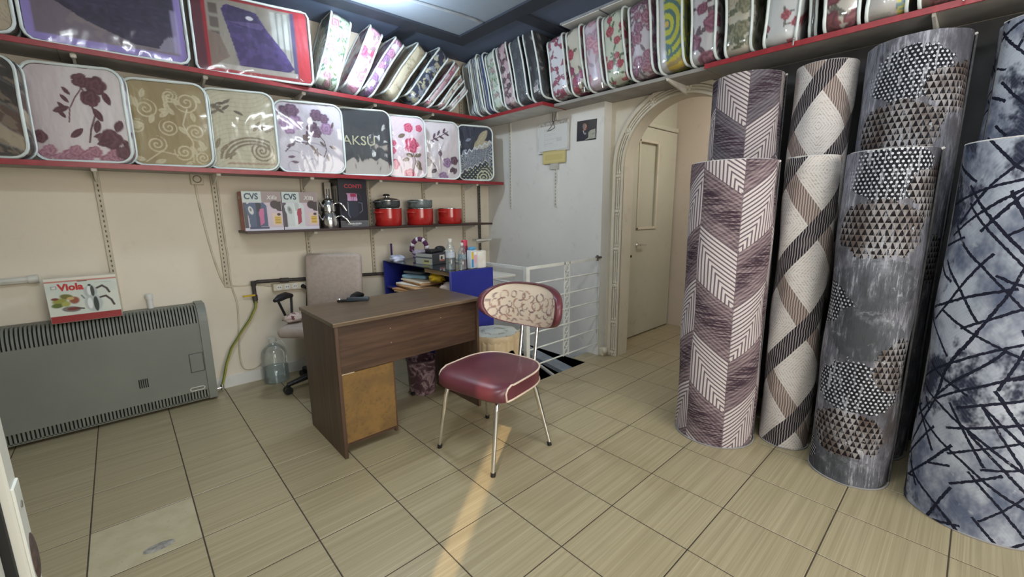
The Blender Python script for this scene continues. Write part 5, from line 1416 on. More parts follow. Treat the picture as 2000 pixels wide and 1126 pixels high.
def p_U2(u, v):      # photo insert of a bed with violet bedding in a red border
    c = np.tile(lin((176, 30, 44)), (len(u), 1)); put(c, recm(u, v, -.32, 0, -.27, .5), (104, 40, 56))
    i = recm(u, v, -.25, .025, .235, .435); put(c, i, (168, 160, 150)); put(c, recm(u, v, .215, .025, .24, .435), (80, 70, 110))
    put(c, recm(u, v, .10, .20, .21, .42)*i, (196, 196, 190))
    for k in (.13, .165, .20): put(c, recm(u, v, k, .12, k+.008, .42)*i, (120, 122, 122))
    for k in (.34, .26, .18): put(c, recm(u, v, -.235, k, -.19, k+.06)*i, (112, 98, 92))
    put(c, recm(u, v, -.25, .025, .235, .055)*i, (196, 190, 184)); put(c, polym(u, v, [(-.25, .03), (-.15, .10), (-.19, .22), (-.25, .24)])*i, (148, 128, 118))
    bed = polym(u, v, [(-.17, .38), (-.14, .41), (.02, .39), (.07, .30), (.17, .17), (.215, .08), (.18, .055), (-.10, .055), (-.12, .16)])
    put(c, bed*i, (70, 46, 112)); put(c, bed*i*sm(fbm(u, v, 26, 6), .5, .68)*.6, (98, 72, 146)); put(c, polym(u, v, [(-.16, .31), (-.13, .41), (.0, .39), (.05, .31), (-.05, .29)])*i, (60, 42, 98))
    put(c, polym(u, v, [(-.16, .31), (.04, .29), (.06, .31), (.03, .33)])*i*.6, (120, 96, 160)); put(c, ellm(u, v, -.02, .35, .02, .012), (226, 222, 230))
    return c
def p_swirl(u, v):
    q = fbm(u, v, 5, 3)*.06; c = np.tile(lin((206, 206, 70)), (len(u), 1)); d = np.hypot((u-.02), (v-.27)*.75)+q
    put(c, (np.sin(d*150) > .25), (88, 128, 130)); put(c, sm(.08-v, 0, .05)*.5, (226, 176, 60))
    d2 = np.hypot(u-.05, v-.10); put(c, (d2 < .07)*(np.sin(d2*260) > 0), (86, 130, 136)); put(c, ellm(u, v, .02, .27, .015, .02), (226, 190, 80))
    put(c, sm(u, .025, .04), WHT)
    return c

def bag(name, label, fn, Tk, Wd, Hh, loc, rot, res=(40, 150), rc=.065, bulge=.012, wrinkle=.006, group='quilts in clear zipped bags', pull=None, seed=0, ncap=34, parts=True):
    """bag standing on its bottom edge: local x = width, y = thickness, z = height; origin at the bottom centre"""
    t = thing(name, label, 'quilt bag', loc, rot, group)
    def ring(n, s=1.0, grow=0.):
        hw, hh, r = Wd/2, Hh/2, rc; w2, h2 = hw-r, hh-r
        seg = [2*h2, PI/2*r, 2*w2, PI/2*r]*2; tot = sum(seg)
        out = np.zeros((n, 2))
        # start at the bottom of the -x side, going up
        for i in range(n):
            d = tot*i/n; k = 0
            while d > seg[k]: d -= seg[k]; k += 1
            if k == 0: q = (-hw, -h2+d)
            elif k == 1: a = PI-d/r; q = (-w2+r*math.cos(a), h2+r*math.sin(a))
            elif k == 2: q = (-w2+d, hh)
            elif k == 3: a = PI/2-d/r; q = (w2+r*math.cos(a), h2+r*math.sin(a))
            elif k == 4: q = (hw, h2-d)
            elif k == 5: a = -d/r; q = (w2+r*math.cos(a), -h2+r*math.sin(a))
            elif k == 6: q = (w2-d, -hh)
            else: a = -PI/2-d/r; q = (-w2+r*math.cos(a), -h2+r*math.sin(a))
            out[i] = q
        return out
    Tk = max(.02, Tk-.03); Tq = Tk
    def body(n, m, k, off, amp):
        Rg = ring(n); V = []; UV = []
        nrm = np.roll(Rg, -1, 0)-np.roll(Rg, 1, 0); nrm = np.c_[-nrm[:, 1], nrm[:, 0]]; nrm /= np.linalg.norm(nrm, axis=1)[:, None]+1e-9
        if ((Rg*nrm).sum(1) < 0).mean() > .5: nrm = -nrm
        # gusset
        side = np.abs(nrm[:, 0]) > np.abs(nrm[:, 1])
        for j in range(m+1):
            y = -Tk/2+Tk*j/m; s = 1-abs(2*j/m-1)**2.5
            g = off+bulge*.7*s-.006*(1-s)
            X = Rg+nrm*g
            V.append(np.c_[X[:, 0], np.full(n, y), X[:, 1]+Hh/2]); UV.append(np.c_[np.full(n, y), np.where(side, Rg[:, 1]+Hh/2, Rg[:, 0]*.8+.1)])
        G = np.concatenate(V); GU = np.concatenate(UV); F = []
        i = np.arange(n); i2 = (i+1) % n
        for j in range(m): F.append(np.c_[j*n+i, j*n+i2, (j+1)*n+i2, (j+1)*n+i])
        base = len(G); allV = [G]; allU = [GU]; tags = [np.zeros(len(G))]
        for sgn in (-1, 1):
            cv = []
            for q in range(k+1):
                s = 1-q/k; s = max(s, .004)
                X = Rg*s-(nrm*.006*s)+nrm*off*s*1.0
                dep = sgn*(Tk/2+off*.6+bulge*(1-s**3)-.0*s)
                cv.append(np.c_[X[:, 0], np.full(n, dep), X[:, 1]+Hh/2])
            cv = np.concatenate(cv); allV.append(cv); allU.append(np.c_[cv[:, 0]*(-sgn), cv[:, 2]]); tags.append(np.full(len(cv), sgn))
            for q in range(k):
                a, b_ = base+q*n+i, base+q*n+i2; c_, d_ = base+(q+1)*n+i2, base+(q+1)*n+i
                F.append(np.c_[a, b_, c_, d_] if sgn > 0 else np.c_[b_, a, d_, c_])
            base += len(cv)
        V = np.concatenate(allV); U = np.concatenate(allU); tg = np.concatenate(tags)
        if amp:
            w = (fbm(V[:, 0]+V[:, 1]*1.7+3+seed, V[:, 2]+3-V[:, 1], 9, seed, 3)-.5)*2*amp+(fbm(V[:, 0]*3+7, V[:, 2]+V[:, 1]*2+7, 16, seed+4, 2)-.5)*amp
            ctr = V-np.array([0, 0, Hh/2]); ax = np.where((tg == 0)[:, None], np.c_[ctr[:, 0], ctr[:, 0]*0, ctr[:, 2]], np.c_[ctr[:, 0]*0, tg, ctr[:, 0]*0])
            ax = ax/(np.linalg.norm(ax, axis=1)[:, None]+1e-6); V = V+ax*w[:, None]
        return V, U, np.concatenate(F), tg
    V, U, F, tg = body(res[1], res[0], ncap, 0., wrinkle)
    col = np.zeros((len(V), 3))
    for s in (0, -1, 1):
        m = tg == s; col[m] = fn(U[m, 0], U[m, 1])
    col = np.clip(col*1.14, 0, .9)
    np_mesh('quilt', V, F, M_QUILT, t, True, col)
    V, U, F, tg = body(72, 8, 10, .006, wrinkle*.9)
    np_mesh('film', V, F, M_FILM, t, True)
    for sgn in (-1, 1):
        b = MB(); Rg = ring(76); rs = np.random.RandomState(seed+5)
        ph = rs.rand()*6
        b.tube([(x*1.012, sgn*(Tk/2+.003)+.004*math.sin(3*i*2*PI/76+ph), z*1.012+Hh/2) for i, (x, z) in enumerate(Rg)], .0078, 6, True)
        b.build('piping', M_PIPING, t, 60)
    if pull is not None:
        b = MB(); px, py, pz = pull; b.box((px-.004, py-.004, pz-.03), (px+.004, py+.004, pz), .002); b.box((px-.006, py-.005, pz-.004), (px+.006, py+.005, pz+.010), .002); b.build('zip_pull', M_PULL, t)
    return t

def face_bag(name, label, fn, xr, yr, z, Wd, Hh, Tk, yaw, **k):
    """bag seen face-on; (xr, yr) is its front right lower corner, yaw in degrees (negative turns the right side forward)"""
    a = math.radians(yaw); ca, sa = math.cos(a), math.sin(a)
    x = xr-Wd/2*ca-Tk/2*sa; y = yr-Wd/2*sa+Tk/2*ca
    return bag(name, label, fn, Tk, Wd, Hh, (x, y, z+.008), (math.radians(k.pop('tilt', -2)), 0, a), res=(8, 200), ncap=60, bulge=.008, wrinkle=.004, **k)
Z1 = 1.537
G1 = 'quilt bags standing face-on on the lower shelf'
face_bag('quilt_bag', 'dark brown and beige patterned quilt bag cut off by the left frame edge, lower shelf', p_L0, -.045, .045, Z1, .40, .48, .095, -17, group=G1, seed=1)
face_bag('quilt_bag', 'white quilt bag with large maroon flowers, leftmost full bag on the lower shelf', p_L1, .350, .035, Z1, .40, .49, .09, -17, group=G1, seed=2)
face_bag('quilt_bag', 'gold beige damask quilt bag with cream scrolls on the lower shelf', p_L2, .733, .035, Z1, .40, .48, .09, -17, group=G1, seed=3)
face_bag('quilt_bag', 'cream quilt bag with a brown feathered swirl on the lower shelf', p_L3, 1.107, .035, Z1, .40, .49, .09, -17, group=G1, seed=4)
face_bag('quilt_bag', 'white quilt bag with purple and lilac flower clusters on the lower shelf', p_L4, 1.563, .03, Z1, .44, .48, .09, -15, group=G1, seed=5)
t = face_bag('quilt_bag', 'black quilt bag with pale AKSU lettering on the lower shelf', p_L5, 1.955, .035, Z1, .41, .495, .09, -16, group=G1, seed=6)
text('AKSU', .10, plain('foil_lettering', L(178, 176, 146), .35), t, (-.165, -.043, .225), (PI/2, 0, 0), depth=.001, sx=1.0)
face_bag('quilt_bag', 'white quilt bag with bright pink roses on the lower shelf', p_L6, 2.275, .035, Z1, .34, .49, .075, -16, group=G1, seed=7)
face_bag('quilt_bag', 'white quilt bag with maroon leaf sprays, between the pink rose bag and navy bag', p_L7, 2.628, .035, Z1, .36, .49, .075, -16, group=G1, seed=8)
face_bag('quilt_bag', 'navy quilt bag with cream leaves and dotted scallops on the lower shelf', p_navy(), 3.00, .00, Z1, .355, .49, .075, -16, group=G1, seed=9)
face_bag('quilt_bag', 'plain beige quilt bag directly behind the navy one on the lower shelf', p_beige(1), 3.053, .074, Z1, .34, .485, .06, -16, group=G1, seed=10)
face_bag('quilt_bag', 'plain beige quilt bag at the back of the lower shelf, next to the corner', p_beige(5), 3.102, .142, Z1, .34, .485, .06, -16, group=G1, seed=11)

Z2 = 2.119
G2 = 'large picture bags on the upper left shelf'
face_bag('quilt_bag', 'pale grey bag sliver at the far left of the upper shelf', p_beige(8), -.005, .05, Z2, .55, .48, .14, -3, group=G2, seed=12)
face_bag('quilt_bag', 'large bag with dark purple fur blanket picture and lilac border on the upper shelf', p_U1, .682, .045, Z2, .66, .50, .15, -3, group=G2, seed=13, rc=.05)
face_bag('quilt_bag', 'large red bag with a photo of a violet bed on the upper shelf', p_U2, 1.372, .0, Z2, .65, .455, .15, -9, group=G2, seed=14, rc=.03)

# leaning bags: thin side to the front, tipped to the right
def edge_bag(label, fn, xc, Tk, Hh, lean, seed, D=.245, yc=.172, grp='quilt bags leaning on the upper left shelf'):
    a = math.radians(lean)
    # lowest corner on the shelf
    z = Z2+.010+Tk/2*math.sin(a)
    M = Matrix.Rotation(a, 3, 'Y') @ Matrix.Rotation(PI/2, 3, 'Z')
    return bag('quilt_bag', label, fn, Tk, D, Hh, (xc, yc, z), M.to_euler(), res=(46, 170), seed=seed, group=grp, rc=.05, ncap=8, wrinkle=.004, bulge=.006)
GRN = [((70, 104, 76), (150, 180, 150)), ((110, 120, 80), (180, 186, 150))]
MAR = ((104, 32, 52), (178, 96, 116)); ROSE = ((160, 36, 84), (222, 120, 160)); RED = ((140, 24, 44), (206, 90, 104)); PNK = ((190, 130, 146), (226, 186, 196))
edge_bag('pale green and white flowered quilt bag, first of the leaning row', P_floral((214, 222, 214), [((150, 100, 120), (206, 170, 180)), ((120, 150, 120), (190, 206, 180))], GRN, .035, 50, 1, (190, 206, 190)), 1.485, .165, .52, 17, 21)
edge_bag('white quilt bag with fuchsia flowers at its foot, second of the leaning row', P_floral((222, 212, 222), [ROSE, ((206, 130, 170), (230, 190, 210))], [((150, 120, 130), (200, 180, 180))], .050, 26, 2), 1.665, .125, .53, 27, 22)
edge_bag('white quilt bag with mauve flowers, third of the leaning row', P_floral((210, 200, 214), [((120, 76, 130), (180, 140, 190)), ((150, 90, 120), (206, 160, 190))], [((110, 110, 110), (170, 170, 170))], .040, 34, 3), 1.785, .10, .54, 35, 23)
edge_bag('beige quilt bag with faint flowers, fourth of the leaning row', P_floral((196, 186, 162), [((170, 150, 124), (212, 200, 176))], [((160, 150, 120), (196, 186, 160))], .045, 26, 4, (206, 200, 184)), 1.975, .12, .54, 37, 24)
edge_bag('navy quilt bag with cream and white print, fifth of the leaning row', P_floral((34, 42, 72), [((150, 150, 140), (214, 210, 180)), ((90, 100, 130), (200, 206, 216))], [((150, 160, 176), (206, 212, 220)), ((190, 180, 140), (214, 206, 170))], .030, 70, 5), 2.175, .13, .55, 38, 25)
edge_bag('pink quilt bag with clear top, sixth of the leaning row', P_floral((206, 170, 184), [((150, 70, 100), (206, 140, 160)), PNK], [((150, 130, 120), (190, 180, 160))], .045, 28, 6, (214, 196, 200)), 2.330, .080, .50, 40, 26)
edge_bag('cream quilt bag with small brown flowers, low in the corner behind the pink leaning one', P_floral((206, 200, 190), [((130, 90, 90), (190, 150, 150))], [((120, 120, 100), (170, 170, 150))], .035, 40, 7), 2.455, .070, .38, 41, 27)
edge_bag('pinkish white quilt bag lying lowest in the upper corner', P_floral((214, 204, 204), [PNK, MAR], [((130, 120, 110), (180, 170, 160))], .035, 30, 8), 2.555, .065, .28, 42, 28)

# right-hand row: thin side towards the room, slightly tipped towards the corner
def row_bag(label, fn, yc, Tk, Hh, lean, seed, xf, D, pull=False):
    a = math.radians(lean)
    z = Z2+.010+Tk/2*math.sin(a)
    M = Matrix.Rotation(-a, 3, 'X')
    return bag('quilt_bag', label, fn, Tk, D, Hh, (xf+D/2, yc, z), M.to_euler(), res=(46, 170), seed=seed, group='quilt bags along the right-hand shelf', rc=.05, ncap=8,
               pull=(-D/2-.008, -Tk/2+.012, .0) if pull else None, wrinkle=.004, bulge=.006)
NV = (40, 52, 88)
row_bag('quilt bag with black and white folded layers, first from the corner on right-hand shelf', P_layers([(222, 224, 224), (48, 46, 52), (206, 200, 186), (196, 206, 210)], 2, 10), .128, .115, .50, 12, 31, 2.86, .31)
row_bag('quilt bag with cream and grey-blue folded layers, second from the corner on the right-hand shelf', P_layers([(206, 200, 176), (92, 112, 146), (214, 214, 206), (190, 180, 150), (60, 80, 130)], 5, 8), .005, .115, .53, 13, 32, 2.86, .31)
row_bag('quilt bag with deep blue and cream layers, third from the corner on the right-hand shelf', P_layers([(60, 82, 136), (206, 200, 180), (44, 60, 104), (214, 210, 196)], 9, 6), -.105, .095, .53, 14, 33, 2.87, .31)
row_bag('pale green and white flowered quilt bag, fourth from the corner on right-hand shelf', P_floral((206, 212, 200), [((150, 120, 120), (200, 180, 176)), ((140, 160, 130), (196, 206, 186))], GRN, .022, 90, 31, (190, 200, 186)), -.23, .135, .515, 14, 34, 2.87, .31)
row_bag('dark brown and pink flowered quilt bag, fifth from the corner on the right-hand shelf', P_floral((196, 168, 172), [((52, 38, 46), (120, 90, 96)), ((60, 40, 48), (150, 110, 116))], [((60, 46, 50), (130, 110, 106)), ((206, 196, 190), (220, 210, 206))], .036, 60, 32, (214, 190, 190)), -.385, .15, .545, 14, 35, 2.88, .30)
row_bag('charcoal grey quilt bag, sixth from the corner on the right-hand shelf', P_floral((70, 72, 78), [((50, 52, 58), (110, 112, 116))], [((56, 60, 66), (120, 124, 128))], .03, 50, 33, (90, 92, 98)), -.545, .14, .545, 14, 36, 2.885, .30)
t = row_bag('black quilt bag with white barcode tag and tall clear top, seventh from the corner', P_floral((28, 28, 34), [((30, 30, 36), (150, 146, 148))], [((24, 24, 28), (60, 60, 66))], .028, 26, 34), -.70, .13, .575, 13, 37, 2.89, .30)
def p_bar(c, u, v):
    c[:] = lin((214, 214, 212)); rs = np.random.RandomState(1)
    for k in range(14): put(c, recm(u, v, .08+k*.06, .3, .08+k*.06+.02+.02*rs.rand(), .9, .004), (60, 60, 62))
    put(c, recm(u, v, .1, .1, .8, .2), (120, 120, 120))
panel('barcode_tag', .05, .045, p_bar, t, T(-.162, .02, .055) @ Matrix.Rotation(-PI/2, 4, 'Z'), 50)
row_bag('white quilt bag with small red flower sprigs, next to the black bag', P_floral((220, 216, 218), [((130, 40, 66), (190, 110, 130))], [((120, 60, 76), (170, 120, 126))], .028, 46, 35), -.875, .175, .46, 10, 38, 2.965, .22)
row_bag('cream quilt bag with dark red peony at top and red flower at foot, right-hand shelf', P_floral((212, 206, 190), [((120, 22, 62), (186, 84, 120)), RED], [((90, 84, 70), (150, 140, 116))], .045, 24, 36, (206, 196, 176)), -1.055, .15, .475, 10, 39, 2.968, .22, True)
row_bag('pale pink quilt bag with a faint rose, right-hand shelf', P_floral((216, 200, 208), [PNK, ((176, 140, 160), (214, 186, 200))], [((180, 160, 170), (206, 190, 196))], .055, 16, 37), -1.215, .15, .475, 9, 40, 2.97, .30, True)
row_bag('cream quilt bag with red roses and green leaves, right-hand shelf', P_floral((214, 216, 198), [RED, ((150, 36, 56), (206, 110, 116))], [((84, 108, 70), (140, 160, 116))], .036, 30, 41), -1.395, .185, .475, 8, 41, 2.97, .30)
row_bag('white quilt bag crowded with mauve peonies, right-hand shelf next to the yellow one', P_floral((214, 206, 212), [((110, 56, 84), (186, 140, 162)), ((130, 70, 90), (196, 150, 166))], [((120, 100, 110), (176, 160, 166))], .045, 48, 39), -1.595, .18, .475, 7, 42, 2.97, .30)
row_bag('yellow quilt bag with blue-green swirls, right-hand shelf', p_swirl, -1.80, .185, .475, 6, 43, 2.97, .30)
row_bag('white quilt bag with big dusky purple roses, above the first rug roll', P_floral((216, 212, 214), [((104, 44, 72), (170, 104, 130))], [((90, 64, 76), (140, 110, 120))], .060, 18, 40), -2.00, .165, .475, 4, 44, 2.975, .30)
row_bag('beige quilt bag with olive leaves, right-hand shelf', P_floral((206, 196, 176), [((110, 110, 84), (166, 160, 130)), ((176, 160, 136), (206, 196, 176))], [((92, 96, 72), (140, 140, 110))], .05, 20, 42, (214, 210, 200)), -2.195, .16, .475, 3, 45, 2.975, .30)
row_bag('white quilt bag with scattered small red rosebuds, right-hand shelf', P_floral((220, 220, 220), [((140, 40, 60), (196, 110, 120))], [((90, 90, 90), (150, 150, 146)), ((130, 60, 70), (170, 120, 120))], .028, 26, 43), -2.40, .175, .475, -3, 46, 2.975, .30, True)
row_bag('dark quilt bag mostly hidden behind the rosebud bag, right-hand shelf', P_floral((70, 64, 66), [((60, 50, 52), (120, 100, 100))], [((60, 60, 56), (110, 106, 100))], .04, 20, 47), -2.535, .05, .46, 0, 47, 3.03, .24)
row_bag('cream quilt bag with deep red rose at its foot, over the second rug roll', P_floral((212, 204, 194), [((96, 24, 40), (150, 66, 78))], [((96, 92, 80), (150, 140, 120))], .070, 16, 44), -2.665, .16, .475, 0, 48, 2.975, .30)
row_bag('pale quilt bag with yellow and blue edge, right-hand shelf', lambda u, v: (lambda c: (put(c, sm(-.03-u, 0, .01), (210, 200, 90)), put(c, (u < -.03)*(np.sin(v*140+u*60) > .3), (110, 140, 150)), c)[2])(P_floral((206, 200, 196), [((196, 186, 180), (216, 210, 206))], [((180, 176, 170), (200, 196, 190))], .04, 14, 45)(u, v)), -2.84, .165, .475, 0, 49, 2.975, .30)
row_bag('red-brown flowered quilt bag near the right frame edge on the right-hand shelf', P_floral((120, 84, 76), [((96, 36, 44), (160, 90, 90))], [((90, 84, 66), (140, 130, 100))], .04, 36, 46, (140, 110, 96)), -3.02, .165, .475, 0, 50, 2.975, .30, True)
row_bag('grey-brown flowered quilt bag at the very end of the right-hand shelf', P_floral((150, 136, 126), [((110, 80, 76), (170, 140, 130))], [((110, 106, 90), (150, 146, 126))], .04, 30, 48), -3.20, .165, .475, 0, 51, 2.975, .30)
# ------------------------------------------------------------------ rug rolls
def uvxy(t):
    x, y, z = t.sep(t.coord('uv')); return x, y
def pile(t, u, v): return t.noise(t.vec(u, v), 260., 2.)
def mat_roll_hex(name, warm):
    t = Tree(name, .95, 0, .1); u, v = uvxy(t)
    CW, P = .200, .56
    w = t.noise(t.vec(u, v), 6., 2.); us = u+(w-.5)*.006
    q = us/CW; k = q.floor(); fx = q-k                     # column and place in it; columns alternate
    odd = (k*.5).frac()*2.
    fxm = fx*(odd*-2.+1.)+odd                              # mirrored in every other column
    d = v/P+odd*.5+fxm*.25                                 # slanted boundaries
    ph = d.frac(); light = ph.lt(.5)
    # light blocks: nested angle strokes
    a1 = ph*P; a2 = (1.-fxm)*CW
    s1 = a1                                                # distance from the lower slanted side
    stroke = (s1.mx(a2*1.15)*47.).frac()
    line = stroke.lt(.40)
    cl = t.mix(line, L(206, 196, 194), L(104, 92, 100))
    # dark blocks: ragged horizontal streaks
    n1 = t.noise(t.vec(u*9., v*90.), 1., 4., .7); n2 = t.noise(t.vec(u*30., v*4.), 1., 2.)
    n3 = t.noise(t.vec((u+v*.3)*8., (v-u*.35)*120.), 1., 3., .6)
    dl = ((a1.mx(a2*1.15)+(n2-.5)*.012)*47.).frac().lt(.5); cd0 = t.mix(dl, L(146, 130, 132) if warm else L(122, 116, 122), L(92, 76, 84) if warm else L(84, 78, 86))
    cd = t.mix(n3.sst(.46, .56), L(82, 66, 76) if warm else L(78, 72, 80), L(166, 148, 148) if warm else L(134, 126, 132))
    cd = t.mix(.35, cd0, cd)
    n4 = t.noise(t.vec(u*5., v*110.), 1., 4., .75); band = (ph-.76).abs().sst(.17, .06)
    cd = t.mix(n4.sst(.46, .54)*band, cd, L(56, 40, 52))
    cd = t.mix(n4.sst(.40, .34)*band*.6, cd, L(160, 144, 146))
    c = t.mix(light, cd, cl)
    e = (ph-.5).abs().lt(.008).mx(fx.lt(.02)); c = t.mix(e*.7, c, L(100, 88, 94))
    c = t.mix(pile(t, u, v).sst(.4, .7)*.25, c, L(120, 112, 116))
    t.color(c).bump(line*-.6+n1*.6, .5, .004); return t.mat
def mat_roll_diamond(name):
    t = Tree(name, .95, 0, .1); u, v = uvxy(t)
    A = .46; a = u*-1.25/A; b_ = v*.92/A
    p = (a+b_+.06); q = (b_-a+.52); fp, fq = p.frac(), q.frac()
    inp, inq = fp.lt(.27), fq.lt(.27)
    w = t.noise(t.vec(u*4., v*30.), 1., 2.)
    vs = ((u+(w-.5)*.012)*540.).sin()
    dark = t.mix(vs.gt(.25), L(44, 40, 46), L(150, 144, 144)); brown = t.mix(vs.gt(.0), L(112, 98, 94), L(176, 162, 154))
    cx = ((fp-.65).abs()).mx((fq-.65).abs())
    rg = ((cx*26.).frac()).lt(.3); n = t.noise(t.vec(u*20., v*150.), 1., 3., .7)
    white = t.mix((rg*n.sst(.4, .6)).mx(n.sst(.60, .72)), L(212, 206, 202), L(166, 158, 150))
    c = t.mix(inq, white, brown); c = t.mix(inp*1., c, dark)
    c = t.mix(t.noise(t.vec(u, v), 5.).sst(.55, .75)*.25, c, L(190, 176, 168))
    t.color(c).bump(vs*inp+n*.5, .5, .004); return t.mat
def mat_roll_disc(name):
    t = Tree(name, .95, 0, .1); u, v = uvxy(t)
    n = t.noise(t.vec(u*5., v*2.2), 1., 5., .7); st = t.noise(t.vec(u*60., v*5.), 1., 4., .7); sp = t.noise(t.vec(u*8., v*8.), 1., 5., .75); sc = t.noise(t.vec(u*70., v*7.), 1., 5., .75)
    c = t.mix(n.sst(.35, .65), L(78, 78, 84), L(126, 126, 136)); c = t.mix((st*n).sst(.27, .36)*.75, c, L(172, 174, 182)); c = t.mix(t.noise(t.vec(u*3.+4., v*2.), 1., 3.).sst(.55, .7)*.6, c, L(84, 72, 66))
    def disc(c, cu, cv, R, kind):
        x, y = u-cu, v-cv; r = ((x*x)*.52+(y*y)).sqrt()+(sp-.5)*.13+(sc-.5)*.05
        ins = r.lt(R)
        if kind == 'dot':
            g = .0185; yy = y/(g*.86); k = yy.floor(); xx = x/g+(k*.5).frac()
            dd = ((xx.frac()-.5)*(xx.frac()-.5)+(yy-k-.5)*(yy-k-.5)*.74).sqrt()
            m = t.mix(dd.lt(.26), L(34, 34, 40), L(200, 202, 208)); m = t.mix(sc.sst(.52, .62)*.45, m, L(150, 154, 162))
        elif kind == 'tri':
            g = .025; yy = y/(g*1.05); k = yy.floor(); xx = (x/g+(k*.5).frac()).frac(); fy = yy-k
            tri = (xx-.5).abs().lt(.48-fy*.42)*fy.gt(.08); m = t.mix(tri, t.mix(n.sst(.4, .6), L(92, 80, 74), L(150, 146, 146)), L(30, 26, 28)); m = t.mix(sp.sst(.60, .66)*.7, m, L(186, 188, 192))
        else:
            m = t.mix(n.sst(.4, .65), L(74, 76, 80), L(104, 106, 114)); m = t.mix((y/R).sst(.2, 1.0)*sp.sst(.45, .6)*.8, m, L(150, 152, 160))
        return t.mix(ins, c, m)
    for cu, cv, R, k in DISCS: c = disc(c, cu, cv, R, k)
    c = t.mix(sp.sst(.60, .66)*.5, c, L(176, 178, 184)); c = t.mix(sc.sst(.53, .60)*n.sst(.42, .58)*.75, c, L(170, 172, 180)); c = t.mix(sc.sst(.46, .38)*.45, c, L(58, 58, 62)); c = t.mix(t.noise(t.vec(u*2.2+7., v*1.6), 1., 3.).sst(.54, .66)*sc.sst(.40, .55)*.7, c, L(150, 152, 164))
    t.color(c).bump(st*.5+sp, .4, .004); return t.mat
DISCS = [(.25, 1.395, .118, 'dot'), (.235, 1.165, .122, 'tri'), (.45, 1.32, .10, 'tri'), (.255, .93, .115, 'plain'), (.03, .83, .10, 'dot'), (.24, .71, .112, 'plain'), (.23, .468, .120, 'dot'), (.44, .58, .12, 'tri'), (.215, .245, .112, 'tri'), (.24, .02, .115, 'plain'), (.0, .1, .06, 'dot')]
def mat_roll_scratch(name):
    t = Tree(name, .95, 0, .1); u, v = uvxy(t)
    n = t.noise(t.vec(u*3.2, v*2.0), 1., 5., .65); n2 = t.noise(t.vec(u*14., v*14.), 1., 4., .7)
    c = t.mix(n.sst(.38, .56), L(92, 100, 122), L(176, 182, 194)); c = t.mix(t.noise(t.vec(u*4.+9., v*2.6), 1., 5., .7).sst(.52, .62), c, L(52, 56, 72))
    # faint woven chevrons
    zz = ((v*1.0+((u*7.).frac()-.5).abs()*.16)*60.).frac().lt(.3); c = t.mix(zz*.12, c, L(120, 126, 140))
    m = None
    for ang, fr, off, thr in ((.62, 9., 0., .56), (-.80, 10., 3., .54), (.38, 13., 7., .57), (-.52, 9., 11., .55), (1.20, 8., 5., .58), (-1.10, 10., 13., .57), (.95, 12., 17., .57), (-.95, 14., 19., .57)):
        ca, sa = math.cos(ang), math.sin(ang); x = u*ca+v*sa; y = v*ca-u*sa
        wv = t.noise(t.vec(x*1.2+off, y*1.5), 1., 2.); yy = y*fr+wv*1.6+off
        d = (yy.frac()-.5).abs(); lane = yy.floor()
        gate = t.noise(t.vec(x*1.7+lane*3.7, lane*.9+off), 1., 1.).gt(thr); rough = t.noise(t.vec(x*90., y*90.), 1., 2.)
        k = d.lt((rough*.075+.004)*fr*.12)*gate
        m = k if m is None else m.mx(k)
    c = t.mix(m, c, L(34, 36, 50)); c = t.mix(n2.sst(.62, .7)*.35, c, L(196, 200, 208))
    t.color(c).bump(n2+m*-.5, .4, .004); return t.mat
R_HEX = mat_roll_hex('hexagon_rug', True); R_HEX2 = mat_roll_hex('hexagon_rug_grey', False); R_DIA = mat_roll_diamond('lattice_rug'); R_DISC = mat_roll_disc('disc_rug'); R_SCR = mat_roll_scratch('scratched_rug')
M_BIND = plain('pale_overlock', L(206, 202, 198), .9, var=.12, scale=120, bump=.4)
M_BACK = plain('rug_backing', L(92, 92, 94), .95, var=.2, scale=50)
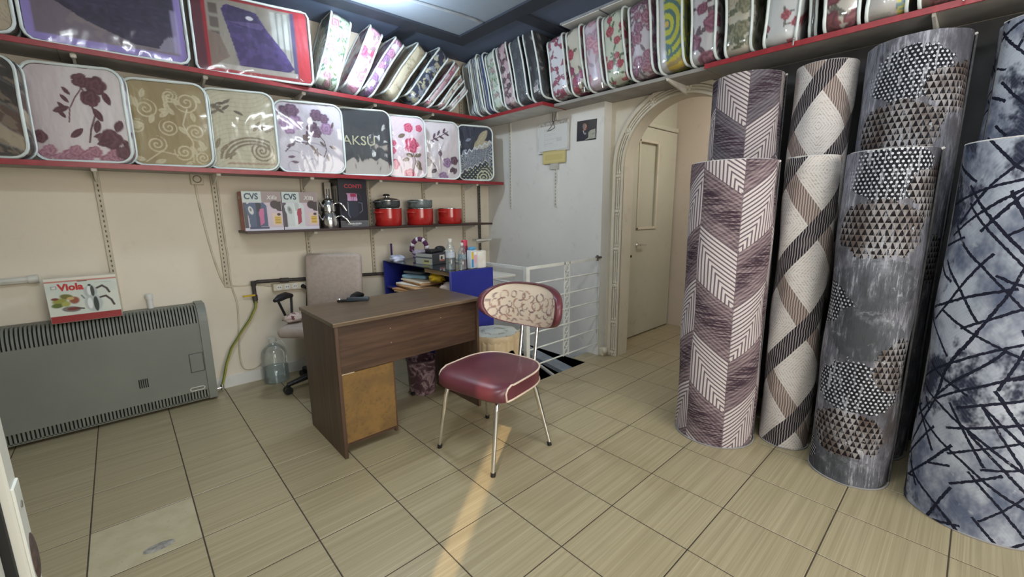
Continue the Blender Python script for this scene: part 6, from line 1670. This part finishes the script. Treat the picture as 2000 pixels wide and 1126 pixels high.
def roll(label, m, x, y, r, h, seam, u0=0., v0=0., z0=0., tilt=(0, 0)):
    """carpet rolled up and stood on end; seam = direction (deg) of its outer flap edge"""
    t = thing('rug_roll', label, 'rug roll', (x, y, z0), (math.radians(tilt[0]), math.radians(tilt[1]), 0), 'rolled rugs standing on end')
    n = 120; nv = 60; th0 = math.radians(seam); V = []; UV = []
    th = np.linspace(0, 2*PI, n+1)
    rr = r-.010*(th/(2*PI))
    thc = math.radians((186-seam) % 360)      # the pattern is laid out from the face towards the room
    for j in range(nv+1):
        z = .004+(h-.008)*j/nv; wob = .0035*np.sin(3*th+j*.21)+.002*np.sin(7*th-j*.33)
        a = th0+th; V.append(np.c_[(rr+wob)*np.cos(a), (rr+wob)*np.sin(a), np.full(n+1, z)]); UV.append(np.c_[u0+(th-thc)*r, np.full(n+1, z+v0)])
    V = np.concatenate(V); UV = np.concatenate(UV)
    j, i = np.meshgrid(np.arange(nv), np.arange(n), indexing='ij'); a = (j*(n+1)+i).ravel()
    np_mesh('pile_face', V, np.c_[a, a+1, a+n+2, a+n+1], m, t, True, None, UV)
    # spiral of layers at the top and the bound edges
    def spir(z, turns=7):
        P = []
        for k in range(turns*36+1):
            q = k/36; rad = r-.006-.022*q
            if rad < .03: break
            a = th0+2*PI*q; P.append((rad*math.cos(a), rad*math.sin(a), z-.004*min(q, 3)))
        return P
    b = MB(); b.tube(spir(h-.003), .0062, 6); b.build('top_binding', M_BIND, t, 60)
    b = MB(); b.tube([((r-.004)*math.cos(a), (r-.004)*math.sin(a), .004) for a in np.linspace(0, 2*PI, 60, endpoint=False)], .004, 6, True); b.build('bottom_binding', plain('grey_overlock', L(150, 148, 148), .9), t, 60)
    b = MB(); b.tube([((r-.004)*math.cos(th0+.02), (r-.004)*math.sin(th0+.02), z) for z in np.linspace(.006, h-.006, 20)], .0042, 6); b.build('flap_edge', M_BACK, t, 60)
    b = MB(); b.lathe([(.0, h-.03), (r*.35, h-.022), (r-.014, h-.012)], n=48); b.lathe([(0, .012), (r-.012, .01)], n=48); b.build('inner_layers', M_BACK, t, 60)
    return t
roll('front rug roll with purple-grey and white hexagon chevrons, leftmost roll', R_HEX, 2.625, -2.362, .208, 1.49, -62, .50, .22)
roll('narrow front rug roll with dark and brown diagonal lattice on white', R_DIA, 2.800, -2.668, .117, 1.50, 60, .40, .0)
roll('front grey rug roll with dotted and triangle-filled discs', R_DISC, 2.700, -2.968, .157, 1.49, -84, .24, .0)
roll('front pale blue-grey rug roll with black scratch lines, at the right frame edge', R_SCR, 2.722, -3.388, .215, 1.49, 100, .2, .0)
roll('tall rug roll with grey and white hexagon chevrons behind the leftmost front one', R_HEX2, 3.052, -2.242, .192, 1.995, -70, .55, .40)
roll('tall rug roll with dark diagonal lattice behind the narrow front one', R_DIA, 3.105, -2.606, .140, 1.99, 20, .46, .26)
roll('tall grey rug roll with dotted discs behind the front disc roll', R_DISC, 3.075, -2.962, .187, 2.0, -80, .27, -.44)
roll('tall blue-grey scratched rug roll behind the front one at the right frame edge', R_SCR, 3.115, -3.345, .148, 2.0, 120, .7, .9)
roll('plain-lined rug roll standing further right, mostly outside the frame', R_SCR, 3.08, -3.72, .15, 2.0, 120, .1, .3)
